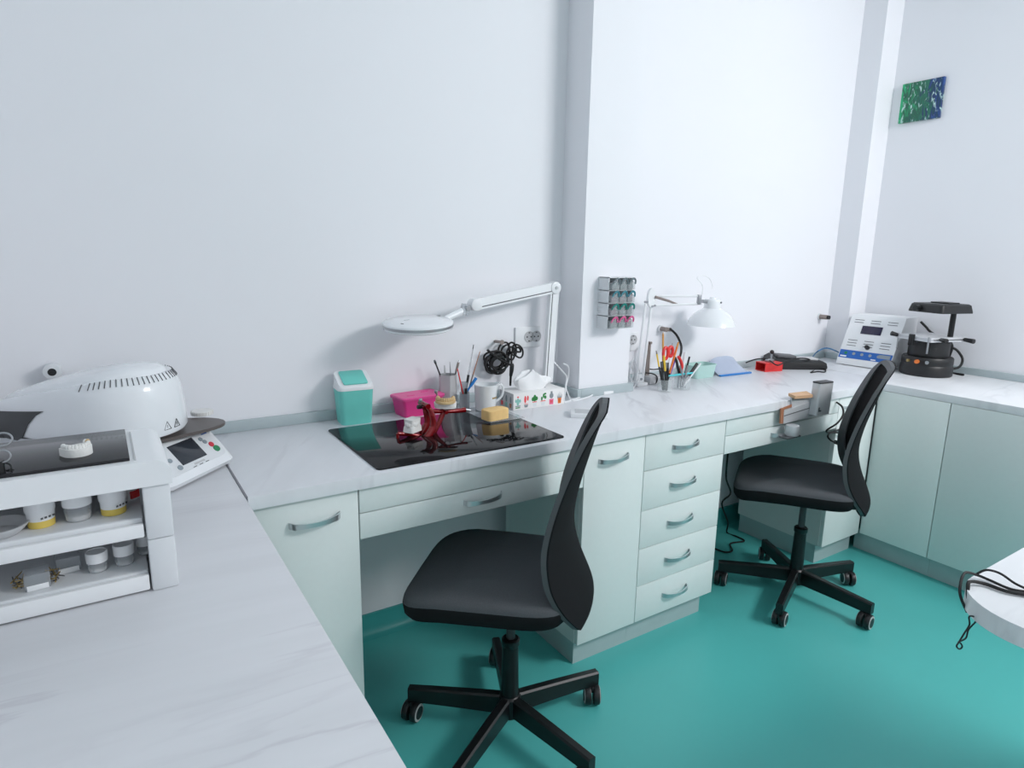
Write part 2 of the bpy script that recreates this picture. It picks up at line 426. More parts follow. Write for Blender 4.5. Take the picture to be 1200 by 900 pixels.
# ================================================================== CABINETS
ZB, ZT, YFR, YK = H-TH, 0.099, -.585, -.545       # underside of top, bottom of doors, door face, toe kick
def bow_handle(mb, x0, x1, z, y, m='chrome', axis='x'):
    """flat bowed pull: feet at both ends, wide grip curving outwards"""
    R = []
    n = 14
    for k in range(n+1):
        s = k/n; x = x0+(x1-x0)*s
        out = .008+.020*math.sin(PI*s)**.8 if 0 < k < n else .0
        hw = .0085-.003*math.sin(PI*s); tk = .004
        z0 = z+.004*(s-.5)
        R.append([(x, y-out-tk, z0-hw), (x, y-out-tk, z0+hw), (x, y-out, z0+hw), (x, y-out, z0-hw)])
    mb.loft(R, m)
    return mb
GP = .0015
def cabinet(name, label, cat, x0, x1, fronts, z0=ZT, kick=True, sides=(1, 1), group=None, ki=(1, 1)):
    """fronts: list of (kind, xa, xb, za, zb, handle-tuple or None)"""
    xm = (x0+x1)/2
    t = thing(name, label, cat, (xm, -.12, 0), 0, group)
    ox, oy = -xm, .12
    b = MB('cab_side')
    yb, yf = -.12, YFR+.019
    for x, s in ((x0, sides[0]), (x1-.018, sides[1])):
        if s: b.box((x+ox, yf+oy, z0 if z0 > ZT else ZT), (x+.018+ox, yb+oy, ZB-.0005))
    b.box((x0+.018+ox, yf+oy, z0), (x1-.018+ox, yb+oy, z0+.018))
    b.box((x0+.018+ox, yb+oy-.006, z0+.018), (x1-.018+ox, yb+oy, ZB-.001))
    b.box((x0+.018+ox, yf+oy, ZB-.02), (x1-.018+ox, yf+.08+oy, ZB-.0005))
    b.build('carcass', t)
    if kick:
        k = MB('kick'); ka, kb = x0+(.018 if ki[0] else 0), x1-(.0195 if ki[1] else 0); k.box((ka+ox, YK+oy, 0), (kb+ox, YK+.016+oy, ZT-.0005))
        k.box((ka+ox, YK+.016+oy, 0), (ka+.016+ox, yb+oy, ZT-.0005)); k.box((kb-.016+ox, YK+.016+oy, 0), (kb+ox, yb+oy, ZT-.0005))
        k.build('toe_kick', t)
    for kind, xa, xb, za, zb, hd in fronts:
        m = MB('cab'); m.box((xa+GP+ox, YFR+oy, za+GP), (xb-GP+ox, YFR+.0185+oy, zb-GP), bev=.0008)
        d = m.build(kind, t)
        if hd:
            hm = MB('chrome')
            if hd[0] == 'bow': bow_handle(hm, hd[1]+ox, hd[2]+ox, hd[3], YFR+oy)
            else: hm.cyl((hd[1]+ox, YFR+oy, hd[2]), (hd[1]+ox, YFR+oy-.022, hd[2]), .006, .009, bev=.001)
            hm.build('handle', d)
    return t
cabinet('base_cabinet', 'narrow mint-white door cabinet at the left end beside the foreground worktop', 'cabinet', .262, .536,
        [('door', .27, .536, ZT, ZB-.002, ('bow', .359, .486, .757))], sides=(0, 1))
cabinet('base_cabinet', 'tall plain mint-white door cabinet between the first chair and the five drawers', 'cabinet', 1.286, 1.553,
        [('door', 1.286, 1.553, ZT, ZB-.002, ('bow', 1.345, 1.473, .756))], sides=(1, 0), ki=(1, 0))
zs = [.0993, .2423, .3878, .5336, .6808, ZB-.002]
cabinet('drawer_cabinet', 'mint-white cabinet of five stacked drawers with bow handles', 'drawer cabinet', 1.554, 1.9725,
        [('drawer', 1.554, 1.9725, zs[i], zs[i+1], ('bow', 1.688, 1.818, (zs[i]+zs[i+1])/2+.003)) for i in range(5)][::-1], sides=(0, 1), ki=(0, 1))
cabinet('base_cabinet', 'mint-white corner cabinet with one small knob behind the far chair', 'cabinet', 2.733, 3.049,
        [('door', 2.733, 3.044, ZT, ZB-.002, ('knob', 2.772, .768))], sides=(1, 0), ki=(1, 0))
def desk_drawer(label, x0, x1, hx0, hx1, hz):
    xm = (x0+x1)/2
    t = thing('desk_unit', label, 'desk unit', (xm, -.3, .676)); ox, oy, oz = -xm, .3, -.676
    MB('cab').box((x0+GP+ox, YFR+oy, .749+oz), (x1-GP+ox, YFR+.0185+oy, ZB-.001+oz), bev=.0008).build('top_rail', t)
    f = MB('cab').box((x0+GP+ox, YFR+oy, .676+oz), (x1-GP+ox, YFR+.0185+oy, .746+oz), bev=.0008).build('drawer_front', t)
    h = MB('chrome'); bow_handle(h, hx0+ox, hx1+ox, hz+oz, YFR+oy); h.build('handle', f)
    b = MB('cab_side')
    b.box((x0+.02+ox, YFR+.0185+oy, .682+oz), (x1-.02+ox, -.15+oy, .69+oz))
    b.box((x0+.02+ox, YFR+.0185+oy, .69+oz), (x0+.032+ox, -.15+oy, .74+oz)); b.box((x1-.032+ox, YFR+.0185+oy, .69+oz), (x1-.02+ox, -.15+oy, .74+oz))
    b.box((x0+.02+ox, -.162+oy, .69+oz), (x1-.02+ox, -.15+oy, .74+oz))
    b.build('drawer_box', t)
desk_drawer('mint-white desk unit with one wide shallow drawer under the black glass mat', .537, 1.285, .843, .969, .717)
desk_drawer('mint-white desk unit with one wide shallow drawer under the silver bench-pin armrest', 1.974, 2.732, 2.255, 2.38, .716)
# right-hand cabinets, doors facing left, no handles
def right_cab(label, y1, y0):
    ym = (y0+y1)/2; t = thing('base_cabinet', label, 'cabinet', (3.38, ym, 0)); ox, oy = -3.38, -ym
    xf = 3.0515
    MB('cab').box((xf+ox, y0+GP+oy, ZT+GP), (xf+.0185+ox, y1-GP+oy, ZB-.002), bev=.0008).build('door', t)
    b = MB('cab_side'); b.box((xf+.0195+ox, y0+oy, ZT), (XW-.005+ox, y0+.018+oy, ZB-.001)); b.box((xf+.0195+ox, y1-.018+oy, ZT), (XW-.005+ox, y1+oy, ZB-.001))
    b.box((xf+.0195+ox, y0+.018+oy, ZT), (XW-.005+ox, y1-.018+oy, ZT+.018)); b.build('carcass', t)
    MB('kick').box((xf+.04+ox, y0+oy, 0), (xf+.056+ox, y1+(.04 if y1 > -.6 else 0)+oy, ZT-.0005)).build('toe_kick', t)
right_cab('plain handleless mint-grey cabinet in the right corner under the vacuum former', -.586, -.892)
right_cab('wider plain mint-grey cabinet nearest the right edge of the photo', -.893, -1.6)

# ================================================================== CHAIRS
def superell(w, d, n, cy, k, N=40):
    p = []
    for i in range(N):
        a = 2*PI*i/N; c, s = math.cos(a), math.sin(a)
        x = math.copysign(abs(c)**(2/n), c)*w; y = math.copysign(abs(s)**(2/n), s)*d
        x *= 1+k*(y/d)
        p.append((x, y+cy))
    return p
BACK = [  # z, backward offset, half width, wrap
    (.438, .190, .050, .000), (.439, .198, .088, .004), (.445, .209, .126, .012), (.459, .219, .155, .024), (.482, .221, .176, .038), (.511, .212, .192, .049),
    (.547, .196, .201, .055), (.585, .180, .205, .056), (.625, .167, .206, .052), (.665, .159, .205, .048), (.71, .157, .202, .043), (.77, .164, .198, .038),
    (.83, .177, .192, .034), (.89, .193, .184, .029), (.94, .207, .175, .023), (.98, .219, .163, .016), (1.008, .229, .142, .009),
    (1.022, .235, .115, .004), (1.029, .238, .085, .001)]
def chair(label, x, y, face, base_ang):
    t = thing('office_chair', label, 'chair', (x, y, 0), math.radians(face-90))
    loc = lambda a: math.radians(a-(face-90))
    # five-star base
    MB('black_metal').lathe([(0, .052), (.028, .052), (.034, .058), (.034, .118), (.028, .124), (.0, .124)]).build('base_hub', t)
    for k in range(5):
        a = loc(base_ang+72*k); X = RZ(a-PI/2)
        L = MB('black_metal'); L.X = X
        n = 8; R = []
        for i in range(n+1):
            s = i/n; yy = .022+(.315-.022)*s
            zt = .122-.014*s-.004*s*s; hb = .060-.016*s; w = .0155-.0015*s
            b = .005
            R.append([(-w, yy, zt-hb), (w, yy, zt-hb), (w, yy, zt-b), (w-b, yy, zt), (-w+b, yy, zt), (-w, yy, zt-b)])
        L.loft(R); lg = L.build('base_leg', t)
        # caster: stem, hood, two wheels with pale tyres; trailing at its own angle
        sw = a+1.1+k*1.7
        cpos = V((math.cos(a)*.298, math.sin(a)*.298, 0)); tr = V((math.cos(sw), math.sin(sw), 0)); ax = V((-tr.y, tr.x, 0))
        c = MB('black_pl'); cc = cpos-tr*.014+V((0, 0, .0302))
        c.cyl(cpos+V((0, 0, .04)), cpos+V((0, 0, .066)), .008, m='black_metal', n=12)
        for s in (-1, 1):
            c.cyl(cc+ax*s*.004, cc+ax*s*.0235, .030, m='black_pl', n=24, bev=.003)
            c.cyl(cc+ax*s*.0236, cc+ax*s*.0252, .0262, m='tyre', n=24)
            c.cyl(cc+ax*s*.0245, cc+ax*s*.0268, .0195, m='black_pl', n=24)
        c.box((-.01, -.004, -.006), (.03, .004, .012), m='black_pl', X=T(*cc) @ RZ(sw) @ T(0, 0, .018), bev=.002)
        c.build('caster', lg)
    col = MB('black_metal')
    col.lathe([(0, .118), (.026, .118), (.0265, .15), (.0235, .285), (.027, .290), (.027, .306), (.022, .310), (0, .310)]); col.build('column_sleeve', t)
    MB('char_pl').cyl((0, 0, .300), (0, 0, .44), .0135).build('gas_lift', t)
    # seat: dark band below, charcoal fabric cushion above, front edge rolled down
    def seat_rings(zs, sc):
        out = []
        for z, s in zip(zs, sc):
            out.append([(px*s, .045+(py-.045)*s, z-.030*max(0, (py-.12)/.17)**2*1.0) for px, py in superell(.232, .232, 5.2, .045, .03)])
        return out
    MB('fabric_dk').loft(seat_rings([.470, .474, .492, .516, .522], [.86, .93, .985, 1.0, .998])).build('seat_band', t)
    zs = [.522, .529, .536, .542, .546, .548]; sc = [.998, .992, .972, .93, .80, .45]
    MB('fabric').loft(seat_rings(zs, sc)).build('seat', t, sharp=80)
    MB('black_pl').box((-.09, -.13, .433), (.09, .12, .4705), bev=.008).build('tilt_mechanism', t)
    # lever on the right side
    MB('black_pl').tube(spline([(.08, .03, .445), (.16, .03, .443), (.225, .035, .438)]), .005, n=8).build('lever', t)
    # backrest: rim and mesh panel out of one shell
    rows, colsN = 48, 24
    def prof(s):
        k = s*(len(BACK)-1); i = min(int(k), len(BACK)-2); f = k-i
        g = lambda j: V(BACK[max(0, min(len(BACK)-1, j))])
        def cr(a, b, c, d, t): return 0.5*((2*b)+(c-a)*t+(2*a-5*b+4*c-d)*t*t+(3*b-a-3*c+d)*t**3)
        A = [list(BACK[max(0, min(len(BACK)-1, j))]) for j in (i-1, i, i+1, i+2)]
        return [cr(A[0][q], A[1][q], A[2][q], A[3][q], f) for q in range(4)]
    def P(off):
        G = []
        for i in range(rows+1):
            z, bk, w, wr = prof(i/rows); row = []
            for j in range(colsN+1):
                u = -1+2*j/colsN
                row.append((u*w, -(bk-wr*abs(u)**2.2)-off, z+.004*(1-abs(u))*(1 if i == rows else 0)))
            G.append(row)
        return G
    def is_rim(i, j):
        e = 4
        return j < 3 or j >= colsN-3 or i >= rows-5 or i < 3
    fr = MB('rim').shell(P(-.004), P(.010), 'rim', keep=is_rim).build('backrest_frame', t, sharp=50)
    MB('mesh').shell(P(.001), P(.005), 'mesh', keep=lambda i, j: not is_rim(i, j)).build('mesh_panel', fr, sharp=60)
    bk = MB('fabric_dk').shell(P(.0102), P(.0145), 'fabric_dk').build('rear_cover', fr, sharp=60)
    br = MB('black_pl')
    br.loft([[(sx*.035, yy, zz) for sx, zz in ((-1, z-.008), (1, z-.008), (1, z+.008), (-1, z+.008))] for yy, z in ((-.08, .438), (-.15, .436), (-.19, .442), (-.214, .46))])
    br.build('back_bracket', t)
    return t
chair('black mesh-back office chair nearest the camera in front of the black glass mat', .945, -.69, 137, -6)
chair('black mesh-back office chair in front of the right knee hole with the silver clamp', 2.415, -.665, 123, -13)

# ================================================================== ITEMS ON THE BENCH, LEFT STATION
GT = .004
MB('glass_black').prism(rrect(.593, -.578, 1.210, -.140, .012), H, H+GT, bev=.001).build(
    'glass_mat', None, 'large black glossy glass mat lying on the bench in front of the near chair', 'glass mat')
Z1 = H+GT

# swing-lid bin
t = thing('swing_bin', 'small turquoise bin with a white rim and sloping turquoise lid against the back wall', 'bin', (.705, -.072, H), math.radians(-4))
def bin_ring(s, z, dy=0): return [(x*s, y*s, z) for x, y in rrect(-.058, -.046, .058, .046, .018)]
MB('teal_pl').loft([bin_ring(.86, 0), bin_ring(.88, .004), bin_ring(1, .118)]).build('body', t)
b = MB('white_pl')
R = []
for s, z in ((1.03, .116), (1.03, .124), (1.0, .128)): R.append(bin_ring(s, z))
top = []
for x, y in rrect(-.058, -.046, .058, .046, .018): top.append((x*.96, y*.96, .130+.038*((y+.046)/.092)))
R.append(top)
b.loft(R); b.build('rim', t)
X = T(0, 0, .1495) @ RX(math.atan2(.038, .092))
MB('teal_pl').prism(rrect(-.04, -.040, .04, .040, .006), 0, .004, bev=.001, X=X).build('lid', t)

# pink box
t = thing('plastic_box', 'bright pink lidded plastic box against the back wall beside the turquoise bin', 'box', (.938, -.070, H), math.radians(6))
def pring(s, z, m=0): return [(x*s, y*s, z) for x, y in rrect(-.082-m, -.046-m, .082+m, .046+m, .012)]
MB('pink').loft([pring(.86, 0), pring(.88, .003), pring(1, .062)]).build('body', t)
b = MB('pink_lid'); b.loft([pring(1, .060, .004), pring(1, .068, .005), pring(1, .071, .002)])
b.box((-.05, -.018, .071), (-.022, -.012, .0722), m='pink'); b.box((.022, .012, .071), (.05, .018, .0722), m='pink')
b.build('lid', t)

# pots for pens
def hexa(r, n=6, a=0): return [(r*math.cos(2*PI*k/n+a), r*math.sin(2*PI*k/n+a)) for k in range(n)]
def pot(name, label, x, y, r, h, mname, n, wall=.002):
    mb = MB(mname); rings = []
    for rr, z in ((r, 0), (r, h), (r-wall, h), (r-wall, .003)):
        rings.append([(a, b, z) for a, b in hexa(rr, n, .3)])
    mb.loft(rings)
    mb.X = Matrix.Identity(4)
    o = mb.build(name, None, label, 'pen pot'); o.location = (x, y, o.location.z+H); return o
pot('pen_pot', 'grey six-sided pen pot standing behind the beige dental cast', 1.062, -.062, .034, .128, 'grey_pl', 6)
pot('pen_pot', 'small clear pen pot right of the grey six-sided pot', 1.132, -.058, .0185, .092, 'clear2', 4)
pot('pen_pot', 'low clear pen pot in front, left of the white jug', 1.108, -.105, .026, .062, 'clear2', 4)
def tool(name, label, cat, p0, p1, segs, group=None, z0=None):
    """segs: (s0, s1, r0, r1, material) along p0->p1"""
    p0, p1 = V(p0), V(p1); mb = MB()
    for s0, s1, r0, r1, m in segs: mb.cyl(p0.lerp(p1, s0), p0.lerp(p1, s1), r0, r1, m, n=10)
    return mb.build(name, None, label, cat, group)
def tl(name, label, cat, base, uv, segs, group=None, dy=0.0):
    return tool(name, label, cat, base, at(uv[0], uv[1], 'y', base[1]+dy), segs, group)
g1 = 'tools in the pots beside the white jug'
tl('brush', 'dark-handled brush leaning left out of the grey pen pot', 'brush', (1.075, -.06, H+.02), (509, 422),
   [(0, .9, .0028, .0028, 'black_pl'), (.9, .96, .003, .0045, 'black_pl'), (.96, 1, .0045, .003, 'dkgrey')], g1)
tl('spatula', 'pale slim spatula standing upright in the grey pen pot', 'spatula', (1.06, -.055, H+.02), (521, 428),
   [(0, .8, .0022, .0022, 'grey_pl'), (.8, 1, .004, .002, 'grey_pl')], g1)
tl('tweezers', 'steel tweezers leaning left at the right side of the grey pot', 'tweezers', (1.082, -.06, H+.02), (527, 424),
   [(0, .7, .003, .003, 'steel'), (.7, 1, .0025, .001, 'steel')], g1)
tl('carving_knife', 'dark steel knife leaning right out of the grey pot', 'knife', (1.058, -.068, H+.02), (538, 422),
   [(0, .75, .003, .003, 'dkgrey'), (.75, .95, .0045, .0045, 'taupe'), (.95, 1, .0045, .001, 'steel')], g1)
tl('brush', 'longest clear-handled brush with a black grip leaning right', 'brush', (1.128, -.06, H+.006), (555, 404),
   [(0, .3, .003, .0035, 'black_pl'), (.3, .5, .0045, .005, 'black_pl'), (.5, .93, .004, .0018, 'clear2'), (.93, 1, .0022, .0018, 'dkgrey')], g1)
tl('brush', 'brown wooden brush leaning furthest right in the small clear pot', 'brush', (1.134, -.055, H+.006), (563, 410),
   [(0, .55, .0022, .003, 'taupe'), (.55, .97, .0024, .0014, 'wood_dk'), (.97, 1, .0014, .001, 'white_pl')], g1)
tl('pen', 'thin red pen left of the black-gripped brush', 'pen', (1.118, -.1, H+.005), (536, 432),
   [(0, .35, .004, .004, 'black_pl'), (.35, 1, .003, .002, 'red_pl')], g1)
tl('toothbrush', 'bright blue flat handle leaning right over the white jug', 'toothbrush', (1.12, -.062, H+.03), (558, 443),
   [(0, .6, .003, .004, 'blue'), (.6, 1, .0055, .006, 'blue')], g1)
tl('pen', 'short black pen in the low clear pot', 'pen', (1.11, -.108, H+.006), (546, 455),
   [(0, .7, .004, .004, 'black_pl'), (.7, 1, .005, .0045, 'black_pl')], g1)

# jug
t = thing('jug', 'white ceramic jug with a spout, standing on the clear tray behind the sponge', 'jug', (1.162, -.165, H+.0065), math.radians(-14))
def jr(s, z, sp=0):
    o = []
    for k in range(36):
        a = 2*PI*k/36; r = s
        d = abs((a-PI+PI) % (2*PI)-PI)
        if d < .5: r += sp*(1-d/.5)**1.3
        o.append((-r*math.cos(a), r*math.sin(a), z+(sp*.35*(1-d/.5) if d < .5 else 0)))
    return o
MB('ceramic').loft([jr(.034, 0), jr(.037, .003), jr(.0385, .03), jr(.040, .066, .002), jr(.0425, .094, .014), jr(.0395, .0945, .012), jr(.036, .06), jr(.033, .006)]).build('body', t)
MB('ceramic').tube(spline([(.040, 0, .086), (.060, 0, .088), (.066, 0, .07), (.060, 0, .045), (.037, 0, .026)]), .0042, n=10).build('handle', t)
b = MB('gold')
for k, a in enumerate((-1.15, -1.03, -.90, -.78, -.68, -.55)):
    c, s = math.cos(a), math.sin(a)
    X = T(.0401*c, .0401*s, .046) @ RZ(a)
    b.box((-.0006, -.0022, 0), (.0007, .0018, .0045 if k % 2 else .0058), X=X)
b.build('gold_lettering', t)

# tray + sponge
MB('clear2').prism([(1.088, -.325), (1.225, -.325), (1.225, -.118), (1.088, -.118)], Z1*0+H+GT+.0003, H+GT+.0022).build(
    'tray', None, 'thin clear tray under the jug and the sponge', 'tray')
t = thing('sponge', 'yellow rounded sponge block lying on the clear tray', 'sponge', (1.128, -.287, H+.0065), math.radians(8))
MB('sponge').prism(rrect(-.045, -.028, .045, .028, .014), 0, .034, bev=.003).build('foam', t)

# tissue box
t = thing('tissue_box', 'white tissue box printed with potted cacti, one tissue pulled out', 'tissue box', (1.372, -.158, H), math.radians(-1))
b = MB('card'); W2, D2, HH = .115, .050, .062
b.box((-W2, -D2, 0), (W2, D2, HH), m='card', bev=.0008)
b.box((-W2-.0004, -D2+.002, .001), (-W2, D2-.002, HH-.001), m='grey_pl')
b.prism([(.06*math.cos(a*PI/12), .018*math.sin(a*PI/12)) for a in range(24)], HH, HH+.0003, m='greypr')
def spot(mb, cx, cz, rx, rz, m, y=-D2, n=14, side=0):
    poly = [(cx+rx*math.cos(2*PI*k/n), cz+rz*math.sin(2*PI*k/n)) for k in range(n)]
    tpoly(mb, poly, m, y, side)
def tpoly(mb, poly, m, y=-D2, side=0):
    X = RX(PI/2)
    if side: X = T(-W2-.0005, 0, 0) @ RZ(-PI/2) @ T(0, D2, 0) @ RX(PI/2)
    mb.prism(poly, -y if not side else D2, (-y if not side else D2)+.0004, m=m, X=X)
def rc(mb, x0, z0, x1, z1, m, side=0, k=0.0): tpoly(mb, [(x0+k, z0), (x1-k, z0), (x1, z1), (x0, z1)], m, side=side)
x = -.096
rc(b, x-.010, .006, x+.010, .010, 'green'); rc(b, x-.011, .012, x+.011, .016, 'greypr'); spot(b, x, .03, .006, .014, 'mint'); spot(b, x-.009, .034, .004, .006, 'mint'); spot(b, x+.009, .033, .004, .006, 'mint'); spot(b, x, .048, .004, .003, 'redpr')
x = -.060
rc(b, x-.009, .006, x+.009, .016, 'greypr', k=.003); rc(b, x-.008, .018, x+.008, .020, 'redpr'); spot(b, x-.004, .036, .005, .014, 'redpr'); spot(b, x+.007, .040, .004, .010, 'redpr')
x = -.022
rc(b, x-.009, .005, x+.009, .020, 'offwhite', k=.002); rc(b, x-.010, .021, x+.010, .024, 'redpr'); spot(b, x, .037, .007, .013, 'green'); spot(b, x-.008, .034, .006, .008, 'green'); spot(b, x+.008, .035, .006, .008, 'green')
x = .016
rc(b, x-.009, .005, x+.009, .020, 'offwhite', k=.002); rc(b, x-.011, .021, x+.011, .024, 'redpr'); spot(b, x-.006, .032, .004, .008, 'green'); spot(b, x+.002, .042, .004, .009, 'green'); spot(b, x+.010, .036, .005, .007, 'green'); spot(b, x+.009, .049, .005, .004, 'green')
x = .054
rc(b, x-.010, .005, x+.010, .026, 'pinkpr', k=.001); rc(b, x-.006, .012, x+.006, .020, 'redpr'); spot(b, x, .039, .009, .011, 'greypr'); spot(b, x, .052, .005, .004, 'greypr')
x = .092
rc(b, x-.009, .005, x+.009, .026, 'orange', k=.002); spot(b, x, .017, .005, .005, 'redpr')
for dx, ddz in ((-.008, .030), (-.004, .034), (0, .039), (.004, .034), (.008, .030)): tpoly(b, [(x+dx-.002, .026), (x+dx+.002, .026), (x+dx*1.5, .012+ddz)], 'greypr')
for k, mm in ((-.030, 'redpr'), (0, 'mint'), (.030, 'wood_dk')):
    rc(b, k-.008, .006, k+.008, .022, mm, side=1, k=.002); spot(b, k, .036, .006, .013, 'greypr', side=1)
b.build('carton', t)
b = MB('tissue'); G = []
nA, nR = 40, 12
for i in range(nR+1):
    s = i/nR; row = []
    for j in range(nA+1):
        a = 2*PI*(j % nA)/nA
        ru = .046*(1-s)+.010+.030*s*(1-s)
        fold = .012*s*math.sin(a*5+2*s)+.006*math.sin(a*9+1)*s
        px = (ru*(1+.9*s)+.030*s+fold)*math.cos(a)*1.05+.004*s; py = (ru*.38+.012*s+fold*.4)*math.sin(a)-.004*s
        z = HH+.052*s**.75*(1-.12*math.cos(2*a)*s)+.010*math.sin(3*a+.6)*s*s-.010*math.cos(a)*s
        row.append((px-.005, py, z))
    G.append(row)
b.grid(G, 'tissue'); b.loft([[p for p in G[-1][:-1]], [(p[0]*.3, p[1]*.3, p[2]+.006) for p in G[-1][:-1]]], 'tissue', cap0=False)
b.build('tissue_sheet', t, sharp=180)

# dental casts -------------------------------------------------------
def cast(mb, base, teeth, r=.026, h=.012, inner=.0, ts=.0042):
    out = []; n = 18
    for k in range(n+1):
        a = PI*k/n; out.append((r*math.cos(a), r*1.1*math.sin(a)+.002))
    out += [(-r, -.014), (-r*.6, -.018), (r*.6, -.018), (r, -.014)]
    mb.prism(out, 0, h, m=base, bev=.0015)
    for k in range(14):
        a = -.18+(PI+.36)*k/13
        rx = (r-.006)*math.cos(a); ry = (r*1.05-.006)*math.sin(a)
        if a < 0 or a > PI: ry = -.006-.0*k
        w = ts*(1.2 if k < 4 or k > 9 else .85)
        mb.sph((rx, ry, h+ts*.6), (w, w, ts*1.45), teeth, u=8, v=6)
    return mb

# articulator
t = thing('articulator', 'glossy red dental articulator standing on the black glass mat', 'articulator', (.845, -.335, Z1), 0)
L0 = V((.845, -.335, Z1))
def A(u, v, y=-.335): return at(u, v, 'y', y)-L0
b = MB('red'); b.tube([A(466, 508), A(482, 509), A(497, 512)], [.006, .007, .009], n=12)
b.tube([A(466, 508), A(466, 513.5)], .005, n=10); 
b.tube([A(497, 512)+V((0, -.03, -.004)), A(497, 512), A(497, 512)+V((0, .03, -.004))], .008, n=12)
b.box((-.004, -.004, 0), (.004, .004, .012), X=T(*A(497, 515)), bev=.001)
b.build('lower_arm', t)
b = MB('red')
for dy in (-.022, .022):
    b.tube(spline([A(496, 512)+V((0, dy, 0)), A(504, 498)+V((0, dy, 0)), A(502, 482)+V((0, dy, 0)), A(497, 474)+V((0, dy*.8, 0))]), [.012]*8+[.0095]*8+[.008]*9, n=12)
b.tube([A(497, 474)+V((0, -.03, 0)), A(497, 474)+V((0, .03, 0))], .0085, n=12); b.build('upright', t)
b = MB('red'); b.tube([A(508, 507), A(515, 494), A(521, 480)], [.009, .0085, .008], n=12); b.build('strut', t)
b = MB('red'); b.tube([A(497, 474), A(507, 482), A(527, 482), A(540, 481), A(545, 480)], [.007, .007, .0065, .008, .009], n=12)
b.tube([A(520, 482)+V((0, -.02, 0)), A(520, 482)+V((0, .02, 0))], .006, n=10); b.build('upper_arm', t)
b = MB('steel'); b.cyl(A(545, 480), A(551, 481), .0045); b.build('end_screw', t)
MB('steel').cyl(A(493.5, 471), A(492.5, 467.5), .0055, bev=.001).build('lock_screw', t); MB('black_metal').cyl(A(489, 477), A(494, 477), .0065, bev=.001).build('hinge_pin', t)
b = MB('steel'); b.cyl(A(513, 466, -.31), A(511, 459, -.31), .0025); b.cyl(A(511.3, 460.5, -.31), A(510.6, 457.5, -.31), .0055, bev=.001); b.build('thumb_screw', t)
p = A(483.5, 507.5)
lo = thing('dental_cast', 'rough white plaster cast on the lower arm of the red articulator', 'dental cast', L0+p+V((0, 0, .003)), math.radians(30))
b = MB('plaster'); b.prism(rrect(-.027, -.020, .027, .020, .008), .004, .022, bev=.002, scale_top=.9)
for k in range(20):
    a = 2*PI*k/20; b.sph((.021*math.cos(a), .015*math.sin(a), .026+.006*random.random()), (.008, .007, .009), u=8, v=6)
b.prism(rrect(-.022, -.016, .022, .016, .006), .020, .044, scale_top=1.08)
b.build('plaster_block', lo)
up = thing('dental_cast', 'white cast with beige teeth resting on the upper arm of the red articulator', 'dental cast', at(522, 479.5, 'y', -.335)+V((0, 0, .0062)), math.radians(150))
b = MB('plaster'); b.prism(rrect(-.034, -.022, .034, .022, .018), 0, .017, bev=.002, scale_top=1.06); b.build('plaster_base', up)
b = MB('beige'); b.X = T(0, 0, .017) @ Matrix.Scale(1.22, 4)
cast(b, 'beige', 'beige', r=.026, h=.006, ts=.0048); b.build('tooth_arch', up)

# magnifier lamp ------------------------------------------------------
yP = -.075
pT, pB = at(649, 337, 'y', yP), at(643, 440, 'y', yP)
base = V((pB.x-.006, yP, H))
t = thing('magnifier_lamp', 'white round magnifier lamp on a long jointed arm over the black glass mat', 'magnifier lamp', base)
def Ml(p): return V(p)-base
b = MB('white_pl'); b.cyl((0, 0, 0), (0, 0, .03), .022, bev=.003); b.cyl((0, 0, .03), (0, 0, .07), .012); b.build('clamp_base', t)
def bar2(mb, p, q, w, gap, m):
    """flat channel arm with a dark slot along its lower side"""
    p, q = V(p), V(q); d = (q-p).normalized(); s_ = V((0, -1, 0)); n = d.cross(s_).normalized(); hw = w+gap
    def bar(c, a, dep, mm):
        mb.loft([[e+n*(c+k*a)+s_*(bb*dep+off) for k, bb in ((-1, -1), (1, -1), (1, 1), (-1, 1))] for e in (p, q)], mm)
    off = 0; bar(0, hw, .010, m)
    off = .0102; bar(-hw*.55, .0018, .0006, 'dkgrey')
b = MB('white_pl'); bar2(b, (0, 0, .06), Ml(pT), .0085, .0115, 'white_pl'); b.build('post', t)
b = MB('white_pl'); b.cyl(Ml(pT)+V((0, .018, 0)), Ml(pT)+V((0, -.018, 0)), .024, bev=.004); b.cyl(Ml(pT)+V((0, -.018, 0)), Ml(pT)+V((0, -.022, 0)), .006, m='grey_pl'); b.build('elbow_joint', t)
pH = at(546, 361, 'y', -.145); pA = at(556, 357, 'y', -.14)
b = MB('white_pl'); bar2(b, Ml(pT), Ml(pA), .009, .011, 'white_pl'); b.build('upper_arm', t)
b = MB('white_pl'); b.cyl(Ml(pA)+V((0, .018, 0)), Ml(pA)+V((0, -.02, 0)), .022, bev=.004)
b.cyl(Ml(pH)+V((.0, 0, .012)), Ml(pH)+V((-.01, -.004, -.022)), .017, m='clear2'); b.cyl(Ml(pH)+V((0, .02, 0)), Ml(pH)+V((0, -.02, 0)), .009, m='steel'); b.build('head_joint', t)
hc = at(490, 377.5, 'y', -.175); hl = Ml(hc)
hX = T(*hl) @ RY(math.radians(-3)) @ RX(math.radians(4))
b = MB('white_gl')
b.lathe([(0, .013), (.075, .012), (.085, .008), (.108, .006), (.115, .001), (.116, -.004)], 'white_gl', n=56, X=hX)
b.lathe([(.1162, -.004), (.1165, -.0125), (.115, -.013)], 'steel', n=56, X=hX)
b.lathe([(.116, -.0125), (.114, -.019), (.106, -.023), (.0, -.023)], 'white_gl', n=56, X=hX)
b.box((-.085, -.006, .0075), (-.068, .006, .0095), m='dkgrey', X=hX @ RZ(.5), bev=.001); b.box((.088, -.005, .0062), (.103, .005, .0082), m='dkgrey', X=hX @ RZ(.35), bev=.001)
b.box((-.055, -.001, .0125), (-.035, .001, .0132), m='greypr', X=hX @ RZ(.2))
